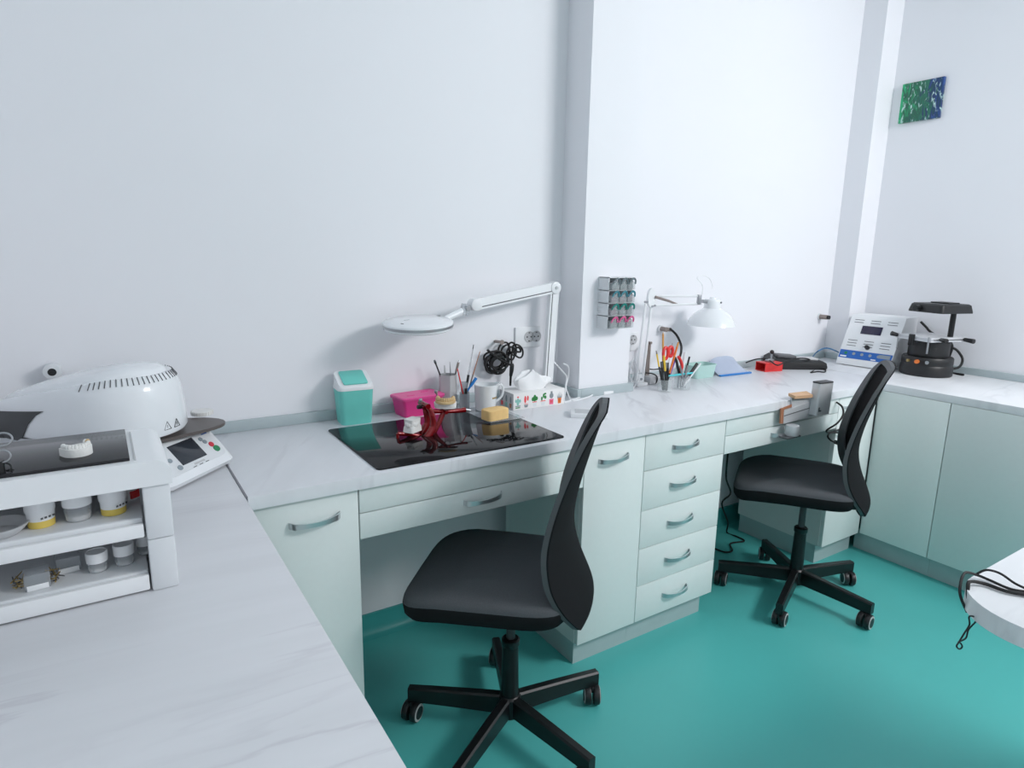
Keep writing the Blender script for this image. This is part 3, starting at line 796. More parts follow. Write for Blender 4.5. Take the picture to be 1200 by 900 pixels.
b.cyl(hX @ V((.109, .02, -.004)), Ml(pH)+V((0, 0, -.006)), .011, .014, 'white_gl')
b.build('lamp_head', t)

# wall sockets
def socket(mb, x, z, m='white_pl'):
    X = T(x, -.009, z) @ RX(PI/2)
    mb.lathe([(.0225, 0), (.0225, .003), (.020, .003), (.0195, .0012), (0, .0012)], 'grey_pl', n=28, X=X)
    for s in (-1, 1):
        mb.cyl((x+s*.0095, -.0095, z), (x+s*.0095, -.0108, z), .0034, m='black_pl', n=8)
        mb.box((x-.003, -.0125, z+s*.0165-.002), (x+.003, -.009, z+s*.0165+.002), m='dkgrey')
t = thing('wall_socket', 'white double wall socket between the black coiled cord and the lamp post', 'wall socket', (1.450, 0, 1.048))
MB('white_pl').box((-.061, -.009, -.0), (.061, -.0003, .083), bev=.003).build('cover_plate', t)
b = MB(); socket(b, .003, .042); socket(b, .038, .042); b.build('outlets', t)
t = thing('wall_socket', 'white wall socket half hidden behind the drawer rack and desk lamp', 'wall socket', (2.02, 0, .995))
MB('white_pl').box((-.061, -.009, 0), (.04, -.0003, .083), bev=.003).build('cover_plate', t)
b = MB(); socket(b, .0, .05); b.build('outlets', t)

# coiled black cord on the wall + handpiece
t = thing('coiled_cord', 'bundled black cord hanging on a wall hook above the white jug with its plug dangling', 'cord', (1.32, -.02, .95))
o0 = V((1.32, -.02, .95))
b = MB('black_soft'); rnd = random.Random(3)
for k in range(8):
    c = at(582+rnd.uniform(-4, 4), 425+rnd.uniform(-4, 3), 'y', -.02-.004*k)-o0
    rx, rz, tw = rnd.uniform(.030, .046), rnd.uniform(.026, .038), rnd.uniform(-.5, .1)
    b.tube([c+V(((rx*math.cos(a)*math.cos(tw)-rz*math.sin(a)*math.sin(tw)), .004*math.sin(2*a+k), rx*math.cos(a)*math.sin(tw)+rz*math.sin(a)*math.cos(tw))) for a in [2*PI*i/28 for i in range(28)]], .0040, closed=True, n=7)
for k in range(5):
    c = at(591+4*k-2*(k % 2), 409+2.5*(k % 3), 'y', -.022-.004*k)-o0
    rx, rz = rnd.uniform(.010, .026), rnd.uniform(.022, .032); tw = .3*k-.5
    b.tube([c+V(((rx*math.cos(a)*math.cos(tw)-rz*math.sin(a)*math.sin(tw)), .003*math.sin(2*a+k), rx*math.cos(a)*math.sin(tw)+rz*math.sin(a)*math.cos(tw))) for a in [2*PI*i/28 for i in range(28)]], .0038, closed=True, n=7)
b.tube(spline([at(571, 410, 'y', -.045)-o0, at(584, 420, 'y', -.05)-o0, at(597, 427, 'y', -.05)-o0, at(600, 430, 'y', -.05)-o0]), .0045, n=7)
b.tube(spline([at(602, 412, 'y', -.04)-o0, at(610, 412, 'y', -.04)-o0, at(607, 407, 'y', -.045)-o0, at(600, 413, 'y', -.045)-o0, at(599.5, 428, 'y', -.05)-o0]), .004, n=7)
b.build('cable_loops', t)
b = MB('black_pl'); b.tube([at(600, 426, 'y', -.05)-o0, at(600, 428, 'y', -.05)-o0, at(599.5, 434, 'y', -.05)-o0, at(598.6, 440, 'y', -.05)-o0, at(598.5, 441, 'y', -.05)-o0, at(598, 452, 'y', -.05)-o0], [.006, .0085, .0085, .0065, .0048, .0042], n=12); b.build('plug', t)
b = MB('taupe'); p = at(580, 400, 'y', 0)-o0; b.cyl(p+V((0, 0, 0)), p+V((0, -.05, .003)), .006); b.cyl(p+V((0, -.05, .003)), p+V((0, -.054, .003)), .009); b.build('hook', t)

# white cables between tissue box and pillar
b = MB('white_pl')
def cz(u, v, z): return at(u, v, 'z', z)
b.tube(spline([at(649, 424, 'y', -.06), at(658, 434, 'y', -.08), at(664, 442, 'y', -.10), at(663, 452, 'y', -.12), at(662, 462, 'y', -.14), cz(661, 471, H+.003), cz(672, 468, H+.003), cz(682, 464.5, H+.003), cz(692, 459.5, H+.003), cz(705, 458.5, H+.003)]), .0032, n=7)
b.tube(spline([at(660, 426, 'y', -.09), at(666, 430, 'y', -.10), at(666, 441, 'y', -.10), at(663, 453, 'y', -.11), at(665, 460, 'y', -.125), cz(670, 469, H+.003), cz(684, 467.0, H+.003), cz(694, 463, H+.006), cz(692, 459, H+.007), cz(683, 461.5, H+.006), cz(673, 463, H+.005)]), .0034, n=7)
b.build('cable', None, 'white cables looping up beside the tissue box and across the foot of the pillar', 'cable')
t = thing('inline_switch', 'white inline switch on the cable lying in front of the pillar', 'switch', at(711.5, 461.5, 'z', H))
MB('white_pl').box((-.028, -.011, 0), (.028, .011, .014), bev=.003, X=RZ(.05)).build('switch_body', t)
b = MB('white_pl')
b.tube(spline([cz(718, 459.5, H+.006), cz(730, 458.5, H+.003), cz(741, 455.5, H+.003), at(746, 448, 'y', -.1), at(748, 440, 'y', -.08)]), .0024, n=7)
b.build('cable', None, 'white cable running from the inline switch to the desk lamp foot', 'cable')
b = MB('white_pl')
for k, (du, y) in enumerate(((0, -.055), (3, -.065), (-3, -.05), (5, -.07))):
    b.tube(spline([cz(741+du, 452-k, H+.003+.004*k), at(735+du*.6, 441, 'y', y), at(737+du, 427-k*2, 'y', y), at(742+du, 424+k*2, 'y', y), at(745+du, 437, 'y', y), cz(742+du, 450, H+.004+.004*k)]), .0024, n=7)
b.build('cable', None, 'bundle of white cable loops between the pillar and the desk lamp foot', 'cable')
# small white tray / adapter frame behind first chair top
t = thing('photo_frame', 'small white flat frame lying on the bench behind the near chair top', 'frame', at(690, 487, 'z', H), math.radians(-38))
b = MB('white_pl'); b.box((-.065, -.045, 0), (.065, .045, .015), bev=.002); b.box((-.050, -.031, .015), (.050, .031, .0155), m='grey_pl'); b.build('frame_body', t)
t = thing('lid', 'small round white lid lying right of the near chair top', 'lid', at(700, 486, 'z', H))
MB('white_pl').lathe([(0, 0), (.026, 0), (.027, .003), (.025, .006), (0, .006)]).build('disc', t)

# ================================================================== DRAWER RACK ON PILLAR
ry = PY-.0005
t = thing('drawer_rack', 'grey wall rack of twelve tiny clear drawers hung on the pillar', 'drawer rack', (1.748, ry, 1.13))
x0, x1, d, hh = -.062, .066, .062, .202
b = MB('offwhite'); b.box((x0, -.004, 0), (x1, 0, hh)); 
for k in range(5):
    z = k*(hh-.003)/4; b.box((x0, -d, z), (x1, -.004, z+.003))
for k in range(4):
    xx = x0+k*(x1-x0-.003)/3; b.box((xx, -d, .003), (xx+.003, -.004, hh))
b.build('rack_frame', t)
hcols = ['h_pink', 'h_teal', 'h_blue', 'h_grey']
fills = ['fill2', 'fill3', 'fill1', 'fill3']
rnd = random.Random(5)
cw, ch = (x1-x0-.003)/3, (hh-.003)/4
for r_ in range(4):
    for c_ in range(3):
        xa = x0+c_*cw+.004; xb = x0+(c_+1)*cw-.001; za = r_*ch+.0045; zb = za+ch*.66
        m = MB('clear'); yf = -d-.016
        m.box((xa, yf, za), (xb, yf+.0018, zb)); m.box((xa, yf+.0018, za), (xb, -.008, za+.0015))
        m.box((xa, yf+.0018, za+.0015), (xa+.0012, -.008, zb-.004)); m.box((xb-.0012, yf+.0018, za+.0015), (xb, -.008, zb-.004))
        fm = rnd.choice(['fill1', 'fill2', 'fill3', fills[r_]])
        m.box((xa+.004, yf+.006, za+.002), (xb-.004, -.014, za+.002+(zb-za)*rnd.uniform(.6, .88)), m=fm, bev=.003)
        dr = m.build('drawer', t)
        xm = (xa+xb)/2; w = (xb-xa)/2
        pts = [(xm+w*.92*math.cos(a), yf-.002-.008*math.sin(a), zb-.010+.023*math.sin(a)) for a in [PI*i/12 for i in range(13)]]
        hm = MB(hcols[r_]); hm.tube(pts, .0022, n=7)
        hm.grid([[V((xm, yf-.001, zb-.010)).lerp(V(p), s) for p in pts] for s in (.72, .97)], hcols[r_], thick=.0008)
        hm.build('handle', dr)

# ================================================================== DESK LAMP
ly = -.09
B0 = V((at(749, 452, 'y', ly).x, ly, H))
t = thing('desk_lamp', 'white spring-arm desk lamp with a dome shade beside the pillar', 'desk lamp', B0)
def D(u, v, y=ly): return at(u, v, 'y', y)-B0
b = MB('white_pl'); b.box((-.032, -.022, 0), (.032, .022, .014), bev=.003); b.box((-.016, -.010, .014), (.016, .010, .05), bev=.003, taper=.7); b.cyl((0, -.014, .03), (0, .014, .03), .005, m='steel'); b.build('clamp_foot', t)
b = MB('white_pl')
for du in (-3.5, 3.5): b.tube([D(749+du, 448), D(760+du, 356)], .0062, n=10)
b.build('lower_arm', t)
jt = D(763, 349)
b = MB('white_pl'); b.prism([(jt.x+.03*math.cos(k*PI/8)*.75, jt.z+.042*math.sin(k*PI/8)) for k in range(16)], -.006, .006, X=T(0, 0, 0) @ RX(PI/2))
for u, v in ((757, 354), (763, 359), (766, 358)):
    p = D(u, v); b.cyl(p+V((0, .008, 0)), p+V((0, -.010, 0)), .005, m='steel', n=10)
b.build('elbow_joint', t)
hp = D(823, 349, -.15)
b = MB('white_pl'); b.tube([D(767, 347), D(822, 347, -.15)], .0052, n=8); b.tube([D(766, 358), D(822, 356, -.15)], .0052, n=8); b.build('upper_arm', t)
b = MB('taupe'); b.tube([D(768, 348, -.10), D(783, 352.5, -.11), D(795, 357, -.115)], [.0062, .0055, .004], n=10); b.build('spring', t)
b = MB('steel'); b.box((-.012, -.008, -.022), (.004, .008, .022), X=T(*D(820, 351, -.15)), bev=.003); b.cyl(D(823, 353, -.15), D(832, 353.5, -.15), .008); b.build('head_bracket', t)
sc_ = D(833, 381, -.155)
b = MB('white_gl'); sX = T(*sc_)
b.lathe([(.0, .128), (.012, .127), (.016, .120), (.034, .117), (.038, .110), (.038, .078), (.048, .070), (.078, .052), (.098, .026), (.108, .0), (.106, .0), (.096, .026), (.076, .050), (.03, .068), (0, .07)], n=48, X=sX)
b.cyl(sc_+V((0.01, -.036, .105)), sc_+V((.01, -.041, .105)), .004, m='dkgrey')
b.build('shade', t)
b = MB('white_pl'); b.tube(spline([D(823, 345, -.15), D(823, 334, -.15), D(817, 326, -.15), D(822, 322.5, -.15), D(831, 326, -.15), D(835, 335, -.155), D(834, 338, -.155)]), .0015, n=6); b.build('lamp_cord', t)
# steel post behind + small black adapter with cables
t = thing('steel_stand', 'slim taupe metal stand beside the desk lamp foot', 'stand', (at(757, 446, 'y', -.06).x, -.062, H))
b = MB('taupe'); b.box((-.018, -.014, 0), (.018, .014, .012), bev=.002); b.build('foot', t)
b = MB('taupe'); b.box((-.008, -.004, .012), (.000, .004, .178)); b.box((.003, -.004, .012), (.012, .004, .185)); b.cyl((.007, -.01, .182), (.007, .01, .182), .006); b.build('uprights', t)
t = thing('power_adapter', 'grey adapter box lying behind the tool jars near the wall', 'adapter', (2.085, -.075, H), .1)
MB('grey_pl').box((-.045, -.03, 0), (.045, .03, .035), bev=.005).build('adapter_body', t)
b = MB('black_soft')
b.tube(spline([at(758, 432, 'y', -.05), at(766, 433, 'y', -.055), at(774, 432, 'y', -.06)]), .003, n=7)
b.tube(spline([cz(755, 447, H+.004), cz(762, 444, H+.004), cz(770, 447, H+.004), cz(775, 443, H+.004)]), .0035, n=7)
b.tube(spline([at(757, 437, 'y', -.10), at(765, 438, 'y', -.1), at(770, 442, 'y', -.11), cz(768, 449, H+.004), cz(756, 449, H+.004)]), .003, n=7)
b.build('cable', None, 'tangle of black cables on the bench behind the desk lamp foot', 'cable')

# gas tap and hose
t = thing('wall_tap', 'small metal wall tap with a curved black hose above the tool jars', 'tap', at(773, 385, 'y', 0))
o0 = at(773, 385, 'y', 0)
b = MB('taupe'); b.cyl((0, -.0003, 0), (0, -.012, 0), .017, m='offwhite'); b.cyl((0, -.012, 0), (0, -.045, 0), .011); b.cyl((0, -.035, 0), (.03, -.04, -.002), .009); b.build('valve', t)
b = MB('black_soft'); b.tube(spline([V((.025, -.04, -.002)), at(786, 386, 'y', -.05)-o0, at(793, 393, 'y', -.08)-o0, at(798, 404, 'y', -.12)-o0, at(798, 413, 'y', -.17)-o0, at(796, 420, 'y', -.2)-o0]), .0055, n=9); b.build('hose', t)

# ================================================================== TOOL JARS
def jar(label, x, y, r, h):
    t = thing('glass_jar', label, 'jar', (x, y, H))
    MB('glass').lathe([(0, .0), (r, 0), (r, h*.8), (r*.93, h*.9), (r*.95, h), (r*.90, h), (r*.88, h*.9), (r*.94, h*.8), (r*.94, .004), (0, .004)]).build('glass_body', t)
    return t
J1, J2 = V((2.003, -.232, H)), V((2.105, -.235, H))
jar('left low glass jar full of black-gripped pencils and red scissors', J1.x, J1.y, .030, .052)
jar('right low glass jar holding steel instruments, pens and a white knife', J2.x, J2.y, .036, .050)
g2 = 'tools standing in the two glass jars'
def t1(name, label, cat, uv, segs, dx=0, dyb=0, J=J1, dy=0.): tl(name, label, cat, (J.x+dx, J.y+dyb, H+.007), uv, segs, g2, dy)
t1('pencil', 'tallest wooden pencil rising from the left glass jar', 'pencil', (777, 389), [(0, .5, .004, .004, 'black_pl'), (.5, .96, .0042, .0042, 'pencil'), (.96, 1, .0042, .001, 'wood')], .0, .008)
t1('pencil', 'yellow-tipped thin pencil at the far left of the left jar', 'pencil', (769, 411), [(0, .6, .0035, .0035, 'black_pl'), (.6, .92, .0035, .0035, 'yellow'), (.92, 1, .0035, .002, 'taupe')], -.006)
t1('pencil', 'orange pencil leaning right above the red scissors', 'pencil', (795, 401), [(0, .35, .0042, .0042, 'black_pl'), (.35, .9, .0045, .0045, 'orange'), (.9, 1, .0045, .0035, 'pencil')], -.004, -.006)
t1('pen', 'short black pen with a yellow band in front of the red scissors', 'pen', (778, 416), [(0, .55, .0055, .0055, 'black_pl'), (.55, .98, .0045, .0045, 'yellow'), (.98, 1, .004, .003, 'orange')], .002, -.012)
t1('pen', 'black marker standing left of centre in the left jar', 'pen', (775, 424), [(0, .8, .0055, .0055, 'black_pl'), (.8, 1, .005, .005, 'dkgrey')], -.008, -.004)
t1('pen', 'black marker standing right of centre in the left jar', 'pen', (783, 425), [(0, .8, .0055, .0055, 'black_pl'), (.8, 1, .005, .004, 'dkgrey')], .008, -.006)
t1('brush', 'thin pale brush between the two orange pencils', 'brush', (788, 402), [(0, .85, .0022, .0022, 'white_pl'), (.85, 1, .0026, .001, 'taupe')], .004, .006)
t1('pen', 'purple pen leaning right in the left jar', 'pen', (792, 420), [(0, .5, .004, .004, 'dkgrey'), (.5, 1, .0045, .004, 'purple')], .002, .002)
# scissors with red loops
sp = thing('scissors', 'red-handled scissors standing handles-up in the left jar', 'scissors', (J1.x+.006, J1.y+.006, H+.007))
o0 = V((J1.x+.006, J1.y+.006, H+.007))
b = MB('steel'); b.tube([(0, 0, 0), at(781, 425, 'y', J1.y)-o0], [.002, .006], n=6); b.build('blades', sp)
for (u, v, rx, rz) in ((780, 414, .013, .024), (786, 412, .012, .02)):
    c = at(u, v, 'y', J1.y)-o0
    MB('red_pl').tube([c+V((rx*math.cos(a), .003*math.sin(a), rz*math.sin(a)+.35*rx*math.cos(a))) for a in [2*PI*i/24 for i in range(24)]], .0065, closed=True, n=8).build('handle', sp)
# pliers with red grips
pl = thing('pliers', 'red-gripped pliers standing between the two glass jars', 'pliers', (J2.x-.018, J2.y+.006, H+.007))
o0 = V((J2.x-.018, J2.y+.006, H+.007))
b = MB('steel'); b.tube([(0, 0, 0), at(796, 436, 'y', J2.y)-o0], [.004, .005], n=8); b.build('jaws', pl)
b = MB('red_pl'); b.tube(spline([at(796, 437, 'y', J2.y)-o0, at(799, 430, 'y', J2.y)-o0, at(798, 424, 'y', J2.y)-o0, at(795, 418, 'y', J2.y)-o0]), .007, n=9); b.build('grip', pl)
b = MB('black_pl'); b.tube(spline([at(796, 437, 'y', J2.y)-o0, at(794, 430, 'y', J2.y)-o0, at(793, 424, 'y', J2.y)-o0, at(791, 419, 'y', J2.y)-o0]), .006, n=9); b.build('grip', pl)
t1('knife', 'white-handled craft knife standing upright in the right jar', 'knife', (803, 412), [(0, .35, .002, .003, 'steel'), (.35, 1, .007, .0065, 'white_pl')], 0, .008, J2)
t1('pen', 'thin black pen upright beside the white knife', 'pen', (808, 418), [(0, 1, .0042, .0042, 'black_pl')], .004, .0, J2)
t1('pen', 'thick black pen leaning right in the right jar', 'pen', (817, 426), [(0, .5, .003, .004, 'steel'), (.5, 1, .007, .0065, 'black_pl')], -.01, -.004, J2)
t1('spatula', 'clear white spatula leaning furthest right in the right jar', 'spatula', (821, 426), [(0, 1, .003, .0035, 'white_pl')], -.012, -.014, J2)
t1('tweezers', 'steel tweezers leaning left in the right jar', 'tweezers', (797, 428), [(0, .8, .004, .0045, 'steel'), (.8, 1, .004, .002, 'steel')], .010, -.012, J2)
t1('wax_carver', 'steel carver crossing the tweezers in the right jar', 'carver', (806, 428), [(0, .7, .003, .004, 'steel'), (.7, 1, .005, .002, 'steel')], -.010, -.016, J2)
tool('toothbrush', 'turquoise stick lying across the rims of the glass jars', 'toothbrush', at(783, 440.5, 'y', J1.y-.008), at(812, 437.0, 'y', J2.y-.012),
     [(0, .25, .0035, .0045, 'turq'), (.25, 1, .0048, .004, 'turq')], g2)

# ================================================================== RIGHT STATION ITEMS
t = thing('plastic_tub', 'pale aqua open plastic tub behind the glass jars', 'tub', (2.40, -.075, H), 0)
def tr(s, z): return [(x*s, y*s, z) for x, y in rrect(-.075, -.045, .075, .045, .02)]
MB('aqua').loft([tr(.86, 0), tr(.88, .004), tr(1, .058), tr(1.04, .058), tr(1.04, .062), tr(.97, .062), tr(.86, .006)]).build('tub_body', t)
t = thing('dustpan', 'frosted lilac hand dustpan with a bright blue lip by the aqua tub', 'dustpan', (2.60, -.078, H), math.radians(-3))
b = MB('lilac'); G = []
for i in range(9):
    s = i/8; row = []
    for j in range(13):
        u = -1+2*j/12
        hgt = .004+.075*s**1.2*(1-.25*abs(u)**3)
        row.append((u*.105*(1-.12*s), -.048+.085*s, hgt if abs(u) < .97 else hgt*.8))
    G.append(row)
b.grid(G, 'lilac', thick=.0025)
b.prism([(-.095, .037), (.095, .037), (.095, .040), (-.095, .040)], 0, .06, m='lilac', scale_top=.92); b.build('pan', t, sharp=60)
MB('blue').box((-.108, -.060, 0), (.108, -.044, .008), bev=.002).build('lip', t)
t = thing('small_box', 'small open-ended red metal box on the bench with a clip on top', 'box', (2.86, -.128, H), math.radians(-12))
b = MB('red_pl')
b.box((-.055, -.035, 0), (.055, .035, .004)); b.box((-.055, -.035, .04), (.055, .035, .044)); b.box((-.055, -.035, .004), (.055, -.031, .04)); b.box((-.055, .031, .004), (.055, .035, .04)); b.box((.05, -.031, .004), (.055, .031, .04)); b.build('shell', t)
b = MB('steel'); b.box((-.02, -.012, .044), (.02, .012, .058), bev=.002); b.cyl((.01, 0, .058), (.01, 0, .085), .005); b.sph((.01, 0, .094), .011, 'black_pl'); b.build('clip', t)
t = thing('foot_pedal', 'flat black and grey control pedal with a cord on the bench by the red box', 'pedal', (3.055, -.140, H), math.radians(-32))
b = MB('black_pl')
b.loft([[(x, y, z) for x, y, z in r] for r in (
    [(-.14, -.06, 0), (.14, -.06, 0), (.14, .06, 0), (-.14, .06, 0)], [(-.145, -.065, .012), (.145, -.065, .012), (.145, .065, .012), (-.145, .065, .012)],
    [(-.14, -.06, .040), (.14, -.06, .034), (.14, .06, .034), (-.14, .06, .054)], [(-.12, -.045, .054), (.125, -.045, .044), (.125, .05, .044), (-.12, .05, .070)])]); b.build('housing', t)
b = MB('dkgrey'); b.box((-.11, -.035, .050), (-.01, .04, .066), bev=.005, X=RY(.06)); b.box((.01, -.032, .044), (.11, .036, .055), m='grey_pl', bev=.004); b.build('treadle', t)
b = MB('black_soft')
b.tube(spline([cz(874, 425, H+.03), cz(886, 421, H+.055), at(899, 421, 'y', -.12), at(911, 428, 'y', -.2), at(922, 423, 'y', -.2), at(935, 420, 'y', -.2), at(948, 421, 'y', -.2), at(955, 428, 'y', -.2), at(956, 433, 'y', -.22), cz(950, 436.5, H+.003), cz(958, 435.5, H+.003), cz(966, 436, H+.003), cz(967, 433, H+.003), cz(961, 427, H+.003), cz(955, 424.5, H+.003)]), .0035, n=8)
b.build('cable', None, 'black cord looping over the control pedal', 'cable')
b = MB('bluecable')
b.tube(spline([cz(951, 420, H+.003), at(958, 412, 'y', -.12), at(968, 408, 'y', -.12), at(979, 411, 'y', -.14), at(988, 416, 'y', -.15)]), .0035, n=8)
b.build('cable', None, 'blue cable arching from the bench to the white control unit', 'cable')
t = thing('wall_pipe', 'short capped metal pipe stub on the back wall left of the corner', 'pipe', at(960, 371, 'y', 0))
b = MB('offwhite'); b.cyl((0, -.0003, 0), (0, -.006, 0), .019); b.cyl((0, -.006, 0), (0, -.05, 0), .013, m='taupe'); b.cyl((0, -.05, 0), (0, -.062, 0), .011, m='black_pl'); b.build('stub', t)
t = thing('wall_pipe', 'white capped pipe stub on the wall behind the furnace', 'pipe', at(62, 433, 'y', 0))
b = MB('offwhite'); b.cyl((0, -.0003, 0), (0, -.045, 0), .021, bev=.003); b.cyl((0, -.045, 0), (0, -.0455, 0), .010, m='black_pl'); b.build('stub', t)

# white control unit with sloped face
t = thing('control_unit', 'white sloping-front control unit with a blue label strip and dark display', 'control unit', (3.53, -.305, H), math.radians(4))
# local: -X is the front
W2 = .137; side = [(-.135, .004), (.12, .004), (.12, .268), (-.02, .268), (-.135, .034)]
b = MB('white_pl'); b.loft([[(x, y, z) for x, z in side] for y in (-W2, W2)]); 
for x, y in ((-.11, -.11), (-.11, .11), (.1, -.11), (.1, .11)): b.cyl((x, y, 0), (x, y, .005), .01, m='black_pl')
hb = b
p0, p1 = V((-.135, 0, .034)), V((-.02, 0, .268)); ln = (p1-p0).length; ang = math.atan2(p1.z-p0.z, p1.x-p0.x)
# face frame: local u along y (right = -y), w up the slope
def FX(): 
    ex = V((0, -1, 0)); ey = (p1-p0).normalized(); ez = ex.cross(ey)
    Mx = Matrix((ex, ey, ez)).transposed().to_4x4(); Mx.translation = p0; return Mx
F = FX()
for cx in (-.085, -.0, .085):
    for k in range(2): hb.box((cx-.027, ln*(.82+.055*k), 0), (cx+.022, ln*(.82+.055*k)+.003, .0012), X=F, m="dkgrey")
    for k in range(3): hb.box((cx-.027, ln*(.30+.06*k), 0), (cx+.022, ln*(.30+.06*k)+.003, .0012), X=F, m="dkgrey")
hb.build("housing", t)
MB('lcd').box((-.062, ln*.58, .0), (.042, ln*.76, .0025), X=F, bev=.0006).build('display', t)
b = MB('bluepanel'); b.box((-W2+.004, .006, 0), (W2-.003, .052, .0015), X=F)
b.box((-W2+.012, .012, .0015), (-W2+.045, .019, .002), m='white_pl', X=F); b.box((.035, .010, .0015), (.06, .016, .002), m='white_pl', X=F); b.box((.07, .026, .0015), (W2-.012, .046, .002), m='panelgrey', X=F)
for k in range(5): b.cyl(F @ V((-.10+.042*k, .034, .0015)), F @ V((-.10+.042*k, .034, .003)), .008, m='panelgrey' if k else 'btn_green', n=14)
b.build('label_strip', t)
b = MB('black_pl'); b.cyl(F @ V((.0, ln*.29, 0)), F @ V((.0, ln*.29, .02)), .012, .010, bev=.001); b.build('knob', t)

# vacuum former
vc = V((3.50, -.577, H))
t = thing('vacuum_former', 'black vacuum forming machine with a raised heater head on the right worktop', 'vacuum former', vc)
MB('black_pl').lathe([(0, .0), (.110, 0), (.115, .005), (.115, .045), (.110, .055), (.112, .06), (.112, .088), (.108, .094), (.0, .094)], n=48).build('base', t)
b = MB('steel')
for a, m, r in ((162, 'brass', .007), (183, 'orange', .010), (204, 'steel', .008)):
    a = math.radians(a); d = V((math.cos(a), math.sin(a), 0))
    b.cyl(d*.110+V((0, 0, .074)), d*.124+V((0, 0, .074)), r, m=m, n=14)
b.build('switches', t)
b = MB('black_pl'); b.lathe([(0, .094), (.088, .094), (.090, .10), (.090, .168), (.085, .173), (0, .173)], n=40)
b.box((-.06, -.015, .130), (.02, .015, .145), X=RZ(math.radians(215)) @ T(.07, 0, 0), bev=.003); b.build('chamber', t)
ang = math.radians(-16)
b = MB('alu'); b.X = RZ(ang)
b.box((-.115, -.10, .176), (.115, .10, .184), bev=.002); b.box((-.115, -.10, .1885), (.115, .10, .197), bev=.002)
b.box((-.115, -.1, .184), (-.10, .1, .1885)); b.box((.1, -.1, .184), (.115, .1, .1885)); b.build('clamp_frame', t)
b = MB('steel'); b.X = RZ(ang)
for x, y in ((-.1, -.085), (-.1, .085)): b.cyl((x-.012, y, .12), (x-.012, y, .2), .004)
b.box((-.13, -.012, .15), (-.112, .012, .206), bev=.003, m='black_metal'); b.build('latch', t)
for p, d in (((-.112, .09, .19), (-.03, .012, .008)), ((-.06, -.105, .19), (-.02, -.045, .0)), ((.09, -.105, .188), (.0, -.05, -.003))):
    k = MB('black_pl'); k.X = RZ(ang); k.cyl(p, V(p)+V(d), .009, .012, bev=.002); k.build('grip_knob', t)
b = MB('black_metal'); pc = V((.028, -.075, 0)); b.cyl(pc+V((0, 0, .19)), pc+V((0, 0, .32)), .0125); b.build('column', t)
b = MB('black_pl'); b.X = T(.0, .0, 0) @ RZ(ang)
R = []
for s, z in ((1, .315), (1, .322), (.93, .352), (.86, .358)):
    R.append([(x*s+.012, y*s-.02, z) for x, y in rrect(-.105, -.095, .105, .095, .018)])
b.loft(R); b.box((-.0, -.07, .358), (.07, .03, .364), bev=.002); b.cyl((-.093, .01, .335), (-.115, .01, .335), .014, m='black_metal'); b.build('heater_head', t)
b = MB('black_soft'); b.tube(spline([at(1115, 407, 'x', 3.60)-vc, at(1122, 411, 'x', 3.62)-vc, at(1128, 421, 'x', 3.63)-vc, at(1124, 430, 'x', 3.6)-vc, at(1113, 432.5, 'x', 3.56)-vc, at(1105, 432, 'x', 3.53)-vc]), .006, n=9); b.build('power_cord', t)
b = MB('black_soft'); b.tube(spline([at(1079, 377, 'x', 3.69), at(1085, 383, 'x', 3.69), at(1092, 390, 'x', 3.685), V((3.68, -.60, 1.0)), V((3.675, -.60, .92)), V((3.668, -.60, H+.0065)), V((3.62, -.70, H+.0065))]), .006, n=8)
b.build('cable', None, 'thick black cable running down the right wall between control unit and vacuum former', 'cable')

# painting
t = thing('painting', 'small square abstract canvas in green and blue on the right wall', 'painting', (XW-.010, -.278, 2.128))
b = MB('paint'); b.box((-.009, -.100, 0), (.0095, .100, .195), bev=.001); b.build('canvas', t)

# bench clamp rest with wooden pad
t = thing('bench_pin', 'silver bench-pin armrest with wooden pads clamped to the bench edge at the far chair', 'bench pin', (2.35, -.64, .69))
o0 = V((2.35, -.64, .69))
def K(u, v, y=-.66): return at(u, v, 'y', y)-o0
def slab(mb, q, y0, y1, m):
    """quad given by pixels on plane y0, extruded back to y1"""
    f = [K(u, v, y0) for u, v in q]; bk = [V((p.x, y1-o0.y, p.z)) for p in f]
    mb.loft([f, bk], m)
yb = -.6012
yf = -.612
b = MB('alu'); slab(b, [(917.5, 497), (955, 486.5), (955, 469), (918.5, 482)], yf, yb, 'alu')
slab(b, [(919, 488.0), (953.5, 477.2), (953.5, 476.2), (919, 487)], yf-.0008, yf, 'dkgrey'); b.build('bar', t)
b = MB('alu'); slab(b, [(928, 481), (949, 474), (949, 462), (928, 464)], yf+.004, yb, 'alu'); b.build('back_plate', t)
b = MB('wood'); wa, wb_ = K(928.5, 464, yf), K(949.5, 462, yf)
b.loft([[(wa.x, yy-o0.y, z0), (wb_.x, yy-o0.y, z1), (wb_.x, yy-o0.y, z1+.012), (wa.x, yy-o0.y, z0+.012)] for yy, z0, z1 in ((yf-.012, wa.z-.010, wa.z-.018), (-.594, wa.z-.004, wa.z-.008))], 'wood'); b.build('wooden_pad', t)
b = MB('wood_dk'); slab(b, [(914.5, 496.5), (918, 496.5), (919, 478), (915.5, 479)], yf, yf+.006, 'wood_dk'); slab(b, [(919, 480), (928, 477), (928, 474), (919, 477.5)], yf+.004, yf+.008, 'wood_dk'); b.build('wooden_liner', t)
e0, e1 = K(957, 487.5, -.65), K(971, 484, -.65); zt_ = K(960, 451, -.65).z; zb_ = e0.z
cxx = (e0.x+e1.x)/2; hw_ = (e1.x-e0.x)/2
b = MB('alu'); b.X = T(cxx, -.632-o0.y, 0) @ RZ(math.radians(-6))
b.loft([[(x, y, zb_) for x, y in rrect(-hw_, -.020, hw_, .020, .008)], [(x+.006, y, zt_) for x, y in rrect(-hw_, -.020, hw_, .020, .008)]])
